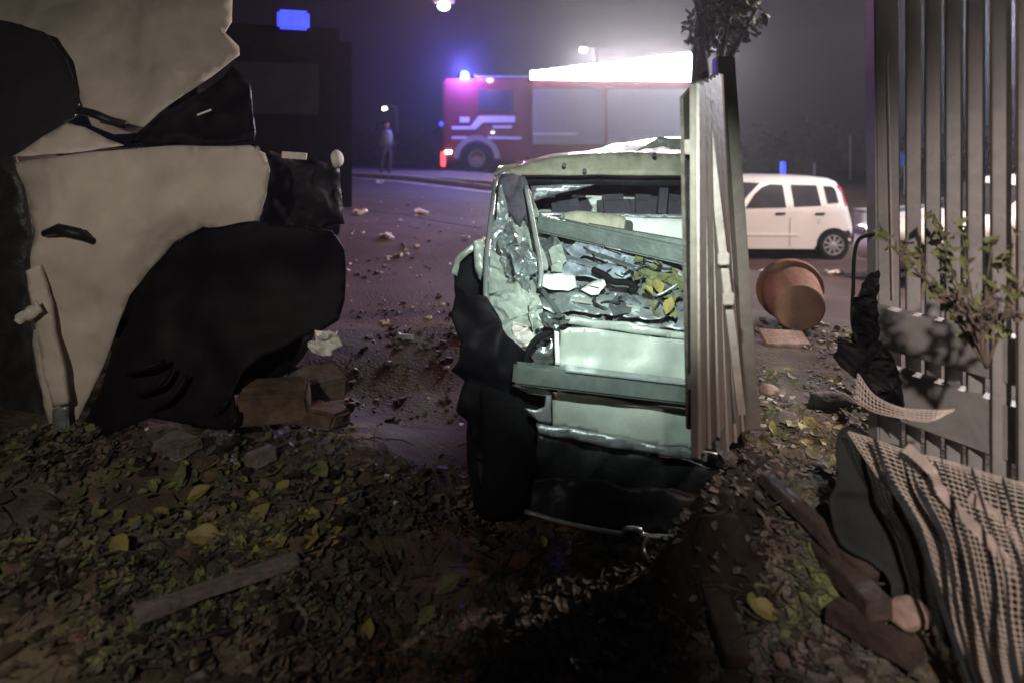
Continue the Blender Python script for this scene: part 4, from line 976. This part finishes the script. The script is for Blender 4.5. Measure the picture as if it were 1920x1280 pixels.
net_sheet("net_sheet", [
    [(1588, 806, 2.25), (1680, 836, 2.22), (1770, 862, 2.15), (1850, 888, 2.08), (1960, 915, 2.0)],
    [(1640, 885, 2.12), (1705, 915, 2.08), (1785, 940, 2.02), (1862, 965, 1.95), (1970, 990, 1.88)],
    [(1716, 985, 1.98), (1762, 1020, 1.94), (1820, 1045, 1.88), (1890, 1060, 1.82), (1985, 1080, 1.75)],
    [(1758, 1120, 1.85), (1795, 1150, 1.82), (1845, 1165, 1.76), (1900, 1180, 1.7), (1990, 1190, 1.65)],
    [(1800, 1240, 1.74), (1826, 1255, 1.72), (1868, 1265, 1.68), (1915, 1270, 1.64), (1995, 1275, 1.6)],
    [(1850, 1330, 1.66), (1870, 1335, 1.64), (1900, 1340, 1.62), (1940, 1340, 1.6), (2000, 1345, 1.55)]], 28, 48, NT, thick=.0046)
net_sheet("net_sheet", [
    [(1608, 700, 2.5), (1640, 742, 2.46), (1690, 766, 2.44), (1740, 768, 2.42), (1790, 766, 2.42)],
    [(1604, 752, 2.42), (1640, 772, 2.40), (1690, 784, 2.38), (1740, 790, 2.38), (1772, 774, 2.38)]], 24, 5, NT, amp=.015, thick=.005)
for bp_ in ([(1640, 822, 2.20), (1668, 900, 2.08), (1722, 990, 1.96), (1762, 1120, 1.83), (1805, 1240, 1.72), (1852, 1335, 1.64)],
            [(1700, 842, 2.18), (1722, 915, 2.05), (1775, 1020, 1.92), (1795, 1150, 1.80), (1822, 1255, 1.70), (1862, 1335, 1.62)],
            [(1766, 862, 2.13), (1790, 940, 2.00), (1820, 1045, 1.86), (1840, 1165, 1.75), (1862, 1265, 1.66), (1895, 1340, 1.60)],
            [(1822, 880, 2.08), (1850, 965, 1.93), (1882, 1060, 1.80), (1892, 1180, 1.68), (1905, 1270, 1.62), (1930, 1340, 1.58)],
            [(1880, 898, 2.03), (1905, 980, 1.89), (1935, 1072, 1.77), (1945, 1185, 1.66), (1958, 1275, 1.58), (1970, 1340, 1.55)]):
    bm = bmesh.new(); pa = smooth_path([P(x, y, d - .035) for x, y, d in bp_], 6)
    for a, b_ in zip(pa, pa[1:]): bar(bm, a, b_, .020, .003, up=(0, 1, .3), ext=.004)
    bm_obj("slat_shade_band", bm, M['dark_plastic'], NT)  # dark strips laid on the net in place of the slats' cast shadows
# ribbons (folded hems) of netting
for pts in ([(1700, 838), (1745, 880), (1765, 920), (1800, 960), (1850, 1010), (1912, 1080)], [(1818, 930), (1860, 960), (1890, 990), (1915, 1030)]):
    bm = bmesh.new(); pa = smooth_path([P(x, y, 2.12 - (y - 838) * .0013) for x, y in pts], 5)
    for a, b_ in zip(pa, pa[1:]): bar(bm, a, b_, .030, .004, up=(0, 1, .3), ext=.004)
    bm_obj("hem_band", bm, M['pale_strip'], NT)
# dark cloth under the netting
CL = patch("dark_cloth", [(1566, 812), (1600, 800), (1660, 830), (1760, 860), (1900, 900), (1985, 930), (1990, 1330), (1850, 1330), (1770, 1200), (1700, 1160), (1640, 1050), (1570, 1010), (1556, 930)],
           lambda x, y: ipol([(800, 2.36), (950, 2.2), (1100, 2.04), (1300, 1.86)], y), M['tarp'], None, .006, 14, .13, 4, seed=4, curve=3)
tag(CL, "dark green-grey cloth sagging behind and below the tan netting", "cloth")

# ---------- pot, slab
PT = thing("terracotta_pot", G(1505, 620), "large terracotta pot lying on its side in front of the cream hatchback", "pot")
ax = Vector((.16, .96, .22)).normalized(); c0 = P(1500, 572, 5.35); c0.z = gz(c0.x, c0.y) + .185
bm = bmesh.new()
prof = [(.0, 0), (.185, 0), (.20, .015), (.225, .16), (.243, .34), (.262, .345), (.265, .40), (.245, .405), (.235, .39), (.215, .30), (.18, .03), (0, .03)]
prof = [(max(a * .95, .001), b_ * .95) for a, b_ in prof]
lathe(bm, prof, c0, ax, 40); autosmooth(bm_obj("pot_body", bm, M['terracotta'], PT), 35)
bm = bmesh.new(); lathe(bm, [(.248, .322), (.262, .327), (.265, .37), (.256, .383)], c0, ax, 40); autosmooth(bm_obj("rim", bm, M['terracotta'], PT), 35)
bm = bmesh.new(); lathe(bm, [(.001, .27), (.19, .28)], c0, ax, 24); bm_obj("soil", bm, M['soil'], PT)
PT.location = (c0.x, c0.y, gz(c0.x, c0.y))
for o in PT.children: o.location -= Vector(PT.location) - Vector(G(1505, 620))
g_ = G(1470, 645)
boxobj_ = boxobj("stone_slab", (g_.x, g_.y, g_.z + .035), (.30, .22, .04), M['pink_stone'], None, rot=Matrix.Rotation(R(-8), 3, 'Z') @ Matrix.Rotation(R(14), 3, 'X'), bev=.008, jitter=.008)
tag(boxobj_, "flat pale pinkish slab lying on the ground below the terracotta pot", "slab")

# ---------- tree over the gate, plants
def tree(loc, label):
    T = thing("tree", loc, label, "tree"); z0 = loc[2]
    bm = bmesh.new(); x, y = loc[0], loc[1]
    tube(bm, smooth_path([(x, y, z0 - .1), (x + .04, y, z0 + 1.0), (x - .05, y + .05, z0 + 2.0), (x + .02, y, z0 + 3.2)], 5), [.10 - .004 * k for k in range(16)], 10)
    for s_, e_ in (((0, 0, 1.9), (.45, -.1, 2.7)), ((0, 0, 2.1), (-.2, -.1, 3.1)), ((0, 0, 2.4), (.35, .2, 3.4)), ((0, 0, 1.8), (.1, -.35, 2.5))):
        a = Vector((x, y, z0)) + Vector(s_); b_ = Vector((x, y, z0)) + Vector(e_)
        tube(bm, [a, a.lerp(b_, .5) + Vector((.04, 0, .05)), b_], [.045, .03, .012], 7)
    bm_obj("trunk", bm, M['bark'], T, smooth=True)
    bm = bmesh.new()
    for c, n_, rd in (((.10, 0, 2.55), 260, (.30, .35, .28)), ((.25, -.1, 3.0), 420, (.42, .45, .35)), ((-.05, 0, 3.2), 360, (.34, .4, .35)), ((.3, 0, 2.62), 120, (.25, .3, .22)), ((.2, 0, 3.8), 500, (.7, .6, .5))):
        leaf_mesh(bm, (x + c[0], y + c[1], z0 + c[2]), n_, rd, .11)
    bm_obj("crown", bm, M['leaf_dark'], T, recalc=False)
tree((1.75, 6.3, gz(1.75, 6.3)), "dark leafy small tree rising behind the left gate leaf")
def sprig_plant(name, base, stems, label, mleaf, n=7, s=.05, h=.35, spread=.22, seed=1, cat="plant"):
    rnd = random.Random(seed); T = thing(name, base, label, cat)
    bs = bmesh.new(); bl = bmesh.new()
    for k in range(stems):
        d = Vector((rnd.uniform(-1, 1) * spread, rnd.uniform(-.5, .5) * spread, h * rnd.uniform(.7, 1.2)))
        p0 = Vector(base); pts = smooth_path([p0, p0 + d * .45 + Vector((0, 0, .03)), p0 + d + Vector((rnd.uniform(-.06, .06), 0, rnd.uniform(-.06, .02)))], 6)
        tube(bs, pts, [.005 - .0003 * i for i in range(len(pts))], 5)
        for p in pts[3:]:
            for _ in range(n // 3): leaf(bl, p + Vector((rnd.uniform(-.02, .02), rnd.uniform(-.02, .02), rnd.uniform(-.01, .02))), s * rnd.uniform(.6, 1.3), Vector((rnd.uniform(-1, 1), rnd.uniform(-1, .4), rnd.uniform(-.2, 1))), rnd, .4)
    bm_obj("stem", bs, M['leaf_brown'], T, smooth=True); bm_obj("foliage", bl, mleaf, T, recalc=False)
sprig_plant("shrub", P(1850, 690, 2.20), 9, "green leafy shoots growing up in front of the fence slats at right", M['leaf_green'], h=.42, spread=.30, seed=3)
sprig_plant("dry_shrub", P(1835, 640, 2.15), 8, "dry twiggy plant with curled leaves hanging over the fence rails", M['leaf_brown'], h=.14, spread=.16, s=.035, seed=5)
sprig_plant("shrub", P(1790, 560, 2.75), 5, "thin green shoot right behind the first fence slats", M['leaf_green'], h=.30, spread=.18, seed=8)
# dangling cable by the post
bm = bmesh.new(); tube(bm, smooth_path([P(1640, 440, 3.0), P(1612, 448, 2.98), P(1602, 480, 2.96), P(1600, 540, 2.95), P(1598, 600, 2.9), P(1606, 640, 2.86)], 5), .008, 7)
tag(bm_obj("cable", bm, M['black_rubber'], None, smooth=True), "black cable dangling in a loop on the left of the thick fence post", "cable")
# dark crumpled plastic heap at post's foot
for i, (poly, d, lb) in enumerate([([(1596, 540), (1614, 520), (1640, 500), (1646, 560), (1650, 640), (1660, 760), (1620, 740), (1604, 660), (1592, 640), (1606, 590)], 2.88, "black torn plastic piece hanging on the left side of the fence post"),
                                   ([(1556, 654), (1580, 642), (1610, 648), (1650, 640), (1690, 700), (1700, 790), (1640, 760), (1600, 706), (1570, 680)], 2.76, "dark plastic heap at the foot of the fence post above the netting")]):
    o = patch("plastic_debris", poly, d, M['black_sheet'], None, .006, 8, .10, 8, True, False, seed=30 + i); tag(o, lb, "plastic debris")

# ---------- rubble: bricks, planks, stones
def rock(name, c, s, m, label, cat="stone", seed=0, parent=None):
    bm = bmesh.new(); bmesh.ops.create_icosphere(bm, subdivisions=3, radius=1)
    for v in bm.verts:
        k = 1 + .28 * noise.noise(v.co * 1.4 + Vector((seed * 5, 0, 0))) + .08 * noise.noise(v.co * 4 + Vector((0, seed, 0)))
        v.co = Vector((v.co.x * s[0], v.co.y * s[1], v.co.z * s[2])) * k + Vector(c)
    o = bm_obj(name, bm, m, None, smooth=True); tag(o, label, cat); return o
def brick(px, py, s, rz, tilt, m, label, lift=.0, name="brick"):
    g = G(px, py); o = boxobj(name, (g.x, g.y, g.z + s[2] * .35 + lift), s, m, None, rot=Matrix.Rotation(R(rz), 3, 'Z') @ Matrix.Rotation(R(tilt), 3, 'X'), bev=.012, jitter=.02)
    return tag(o, label, "brick")
brick(515, 838, (.30, .14, .12), 12, 12, M['brick_dim'], "orange-brown broken brick beside the black wheel arch", .13)
brick(610, 842, (.18, .12, .09), -20, -8, M['brick_dim'], "smaller orange brick right of the larger one by the wheel", .08)
brick(590, 800, (.24, .16, .10), 30, 18, M['stone'], "dark greenish stone block behind the orange bricks", .14)
brick(330, 850, (.16, .11, .07), -25, 8, M['stone'], "grey rubble block under the black liner folds")
brick(490, 865, (.14, .09, .06), 40, -10, M['stone'], "small dark rubble block in front of the orange brick")
tissue = patch("paper_tissue", [(576, 654), (592, 640), (594, 622), (612, 614), (634, 618), (640, 640), (622, 656), (600, 664)], 2.74, M['paper'], None, .004, 5, .09, 18, True, False, seed=40)
tag(tissue, "crumpled white tissue on the rubble at the right of the wheel arch", "tissue")
# tilted beams on the left ground
def plank(a, b_, wdt, thk, label, m=M['wood'], lift=.03, name="plank", d=None):
    A_ = G(*a); B_ = G(*b_); A_.z += lift; B_.z += lift
    bm = bmesh.new(); bar(bm, A_, B_, wdt, thk, bev=.004)
    bmesh.ops.subdivide_edges(bm, edges=[e for e in bm.edges if e.calc_length() > .2], cuts=10)
    for v in bm.verts: v.co += Vector((noise.noise(v.co * 9), noise.noise(v.co * 9 + Vector((5, 5, 5))), noise.noise(v.co * 7 + Vector((2, 8, 1))))) * .006
    return tag(bm_obj(name, bm, m, None), label, "plank")
plank((250, 1180), (560, 1085), .06, .03, "long pale broken board lying slanted across the lower left ground", M['stone'])
plank((1338, 885), (1650, 1215), .075, .06, "long dark wooden beam running down from the gate's foot", lift=.09)
plank((1432, 948), (1640, 1130), .05, .045, "shorter dark beam lying right of the long beam", lift=.075)
plank((1296, 960), (1330, 1150), .06, .04, "dark board at the left below the gate beside small yellow leaves", lift=.05)
plank((1385, 1275), (1335, 1130), .07, .045, "dark board end at the bottom left of the tan-yellow leaf", lift=.06)
plank((1560, 1180), (1720, 1290), .08, .05, "wide dark board at the bottom beside the pinkish stone", lift=.06)
g_ = G(1703, 1195); rock("stone", g_ + Vector((0, 0, .05)), (.055, .05, .04), M['pink_stone'], "round pinkish stone on the dark ground near the netting", seed=3)
g_ = G(1560, 760); rock("stone", g_ + Vector((0, 0, .03)), (.11, .08, .05), M['stone'], "broad dark reddish rock below the leafy ground beside the netting", seed=4)
g_ = G(1440, 745); rock("stone", g_ + Vector((0, 0, .03)), (.05, .05, .035), M['pink_stone'], "small pink rubble stone at the foot of the gate's end post", seed=6)
g_ = G(1475, 800); rock("stone", g_ + Vector((0, 0, .02)), (.05, .04, .03), M['stone'], "small grey stone just below the pink rubble stone", seed=8)
for i, (px, py, lb) in enumerate([(1442, 518, "white torn fragment on the street left of the terracotta pot"), (1562, 516, "white torn fragment on the street right of the terracotta pot")]):
    g_ = G(px, py); bm = bmesh.new()
    for k in range(9): box(bm, g_ + Vector((random.uniform(-.10, .10), random.uniform(-.06, .06), .03 + random.uniform(0, .03))), (.09, .06, .03), rot=Matrix.Rotation(random.uniform(0, 3), 3, 'Z') @ Matrix.Rotation(random.uniform(-.6, .6), 3, 'X'), jitter=.012)
    tag(bm_obj("torn_fragment", bm, M['debris_white'], None), lb, "fragment")

bm = bmesh.new(); NU, NV = 40, 26; rows_ = []
for i in range(NU + 1):
    t = i / NU; c = A0.lerp(B0, -.25 + 1.2 * t); r_ = []
    for j in range(NV + 1):
        u = (j / NV - .5) * 2; x = c.x + gd.y * u * .26; y = c.y - gd.x * u * .26
        hgt = .62 * (.50 - .06 * t - gz(c.x, c.y)) * max(0, math.cos(u * math.pi / 2)) ** 1.5 * min(1, 5 * t, 5 * (1 - t))
        q_ = Vector((x, y, 0)) * 9
        r_.append(bm.verts.new((x + .02 * noise.noise(q_), y, gz(x, y) - .02 + max(0, hgt) * (1 + .25 * noise.noise(q_ * .6)) + .025 * noise.noise(q_ * 2.2))))
    rows_.append(r_)
for i in range(NU):
    for j in range(NV): bm.faces.new((rows_[i][j], rows_[i + 1][j], rows_[i + 1][j + 1], rows_[i][j + 1]))
mo = bm_obj("soil_heap", bm, M['soil'], None, smooth=True); tag(mo, "heap of dark soil and rubbish banked under the left gate leaf", "soil heap", kind='stuff')
bm = bmesh.new(); rnd_ = random.Random(77)
for k in range(420):
    r_ = rows_
    i = rnd_.randrange(NU); j = rnd_.randrange(NV); t = -.25 + 1.2 * i / NU; c = A0.lerp(B0, t); u = (j / NV - .5) * 2
    p = Vector((c.x + gd.y * u * .26, c.y - gd.x * u * .26, 0)); hgt = .62 * (.50 - .06 * i / NU - gz(c.x, c.y)) * max(0, math.cos(u * math.pi / 2)) ** 1.5 * min(1, 5 * i / NU, 5 * (1 - i / NU))
    p.z = gz(p.x, p.y) + max(0, hgt) + .012; nb = len(bm.faces)
    leaf(bm, p, rnd_.uniform(.018, .045), Vector((rnd_.uniform(-.6, .6), rnd_.uniform(-.8, .3), 1)), rnd_, .6)
    bm.faces.ensure_lookup_table(); mi = rnd_.randrange(4)
    for f in bm.faces[nb:]: f.material_index = mi
tag(bm_obj("leaf_litter", bm, [M['leaf_brown'], M['leaf_dark'], M['dimmed_leaf'], M['dimmed_leaf']], None, recalc=False), "darkened leaves covering the heap under the left gate leaf", "litter", kind='stuff')
# ---------- ground litter (countless): leaves, chips
def scatter(name, n_, region, size, mats, label, dens=None, seed=1, chips=False, asp=.6, lift=.01):
    rnd = random.Random(seed); bm = bmesh.new(); k = 0
    x0, y0, x1, y1 = region
    while k < n_:
        u = rnd.random(); px = rnd.uniform(x0, x1); py = rnd.uniform(y0, y1)
        g = G(px, py)
        if dens and noise.noise(Vector((g.x, g.y, seed)) * dens) < rnd.uniform(-.35, .25): continue
        s = size * (.35 + 1.5 * rnd.random() ** 2.2); nb = len(bm.faces)
        if chips:
            rot = Matrix.Rotation(rnd.uniform(0, 6.3), 3, 'Z') @ Matrix.Rotation(rnd.uniform(-.7, .7), 3, 'X')
            box(bm, (g.x, g.y, g.z + s * .2), (s, s * rnd.uniform(.4, .9), s * rnd.uniform(.2, .5)), rot, jitter=s * .18)
        else:
            leaf(bm, Vector((g.x, g.y, g.z + lift + rnd.uniform(0, .012))), s, Vector((rnd.uniform(-.6, .6), rnd.uniform(-.8, .3), 1)), rnd, rnd.uniform(.45, .8))
        bm.faces.ensure_lookup_table(); mi = min(len(mats) - 1, max(0, int((.5 + .75 * noise.noise(Vector((g.x * 3.1, g.y * 3.1, seed + 9))) + rnd.gauss(0, .16)) * len(mats))))
        for f in bm.faces[nb:]: f.material_index = mi
        k += 1
    o = bm_obj(name, bm, mats, None, recalc=False); return tag(o, label, "litter", kind='stuff')
LG, LY, LB, LD = M['leaf_green'], M['leaf_yellow'], M['leaf_brown'], M['leaf_dark']
scatter("leaf_litter", 4200, (-20, 800, 660, 1290), .034, [LB, LB, LD, LG, M["dimmed_leaf"], LB, LD, LB], "brown and green leaves over the rubble below the white wreck", 2.5, 2)
scatter("leaf_litter", 120, (180, 870, 640, 1060), .06, [LY, LG], "yellowish leaves in the middle of the left ground", 1.5, 3)
scatter("rubble_chips", 500, (-20, 820, 660, 1290), .035, [M['soil'], M['soil'], M['brick_dim'], M['wood']], "small rubble chips among leaves at left", 2, 4, True)
scatter("glass_fragments", 420, (650, 370, 900, 800), .028, [M['stone'], M['debris_white'], M['stone'], M['soil']], "small debris fragments strewn over the reddish road", 1, 5, True)
scatter("leaf_litter", 2000, (650, 880, 1290, 1290), .038, [M['dimmed_leaf'], M['dimmed_leaf'], LD, M['dimmed_leaf'], LB], "dim leaves covering the ground in front of the torch-lit wreck", 2, 6)
scatter("rubble_chips", 160, (650, 860, 1290, 1290), .02, [M['dimmed_leaf'], M['stone'], M['soil']], "dim small fragments in front of the torch-lit wreck", 2, 7, True)
scatter("leaf_litter", 900, (1400, 620, 1660, 860), .045, [LB, LY, LB, LG, LD], "dry leaves on the ground between gate and netting", 1.5, 8)
scatter("rubble_chips", 260, (1400, 600, 1640, 860), .03, [M['pink_stone'], M['stone'], M['debris_white']], "pale rubble chips between the gate and netting", 1.5, 9, True)
scatter("leaf_litter", 2600, (1280, 850, 1800, 1290), .036, [LB, LD, LB, LD, LG], "wet dark leaves among the boards at lower right", 1.5, 10)
scatter("rubble_chips", 300, (1280, 840, 1700, 1290), .03, [M['wood'], M['stone'], M['wood']], "dark splinters and chips among the boards at lower right", 1.5, 11, True)
bm = bmesh.new(); rt = random.Random(91)
for k in range(320):
    g = G(rt.uniform(-10, 1780), rt.uniform(830, 1285)); an = rt.uniform(0, 6.28); ln = rt.uniform(.04, .17)
    d_ = Vector((math.cos(an), math.sin(an), rt.uniform(-.05, .25))) * ln
    tube(bm, [g + Vector((0, 0, .02)), g + d_ * .5 + Vector((rt.uniform(-.01, .01), rt.uniform(-.01, .01), .03)), g + d_ + Vector((0, 0, .02))], [.0035, .003, .0015], 5)
tag(bm_obj("twig_litter", bm, M['bark'], None), "thin dark twigs strewn over the leafy ground", "twigs", kind='stuff')
# larger single leaves and fragments
def gleaf(px, py, s, m, lb):
    g = G(px, py) + Vector((0, 0, .03)); tag(leaf_obj(g, 0, s, m, None, Vector((random.uniform(-.2, .2), -.5, .8))), lb, "leaf")
gleaf(385, 1020, .12, LY, "broad yellow leaf in the middle of the left ground")
gleaf(225, 1035, .10, LY, "pale yellow leaf left of the broad yellow leaf")
gleaf(372, 920, .09, LY, "yellow-green leaf below the black liner")
gleaf(600, 900, .10, LG, "green leaf near the right edge of the left rubble")
gleaf(1336, 970, .07, LY, "small yellow leaf topmost on the boards below the gate")
gleaf(1350, 992, .06, LY, "yellow leaf just below the topmost one on the boards")
gleaf(1390, 1000, .055, LY, "pale round leaf right of the two yellow leaves below the gate")
gleaf(1432, 1172, .10, LY, "large tan-yellow leaf lowest among the boards")
gleaf(1038, 898, .055, LG, "lone pale green leaf on the dark plastic skirt of the wreck") 
gleaf(1020, 1020, .05, LY, "small yellow leaf in front of the torch-lit wreck")
gleaf(975, 1095, .09, M['red_leaf'], "dark red leaf on the black ground in front of the wreck")
gleaf(840, 1115, .10, LG, "dark green leaf left of the red leaf")
gleaf(800, 1170, .08, LG, "olive leaf below the dark green leaf")
gleaf(690, 1195, .07, LY, "dull yellow leaf at the lower left of the black ground")
gleaf(1888, 668, .0, LY, "x") if 0 else None
for i, (px, py, s, lb) in enumerate([(676, 403, .20, "pale fragment on the road at the left, nearest the verge"), (712, 346, .16, "small pale lump on the road edge line"), (790, 402, .20, "upright pale fragment on the road centre"),
                                     (726, 448, .16, "flat pale fragment lower left of the upright one"), (745, 485, .12, "greyish fragment lying low on the reddish road"), (786, 522, .045, "tiny bright fragment on the reddish road"),
                                     (762, 638, .09, "flat dull fragment on the reddish gravel"), (872, 450, .10, "pale strip fragment beside the crushed corner of the wreck"),
                                     (722, 904, .035, "brightest small glass shard on the dark ground"), (684, 920, .022, "tiny bright shard left of the brightest shard"), (740, 942, .020, "tiny bright shard below the brightest shard")]):
    g = G(px, py); bm = bmesh.new()
    for k in range(3): box(bm, g + Vector((random.uniform(-.3, .3) * s, random.uniform(-.3, .3) * s, s * .2)), (s * random.uniform(.5, 1), s * .4, s * .25), rot=Matrix.Rotation(random.uniform(-.6, .6), 3, 'Z') @ Matrix.Rotation(random.uniform(-.5, .5), 3, 'Y'), jitter=s * .08)
    tag(bm_obj("fragment", bm, M['debris_white'], None), lb, "fragment")

# ------------------------------------------------------------------ haze: lit night air
bm = bmesh.new(); box(bm, (0, 28, 6.0), (90, 100, 16)); 
hz = bm_obj("haze", bm, mat("x", (1, 1, 1)), None)
hm = bpy.data.materials.new("night_haze"); hm.use_nodes = True
for nd in list(hm.node_tree.nodes): hm.node_tree.nodes.remove(nd)
ou = hm.node_tree.nodes.new("ShaderNodeOutputMaterial"); pv = hm.node_tree.nodes.new("ShaderNodeVolumePrincipled")
pv.inputs["Color"].default_value = (.9, .9, .95, 1); pv.inputs["Density"].default_value = .0023; pv.inputs["Anisotropy"].default_value = .8
hm.node_tree.links.new(pv.outputs[0], ou.inputs["Volume"])
hz.data.materials.clear(); hz.data.materials.append(hm); hz['kind'] = 'stuff'
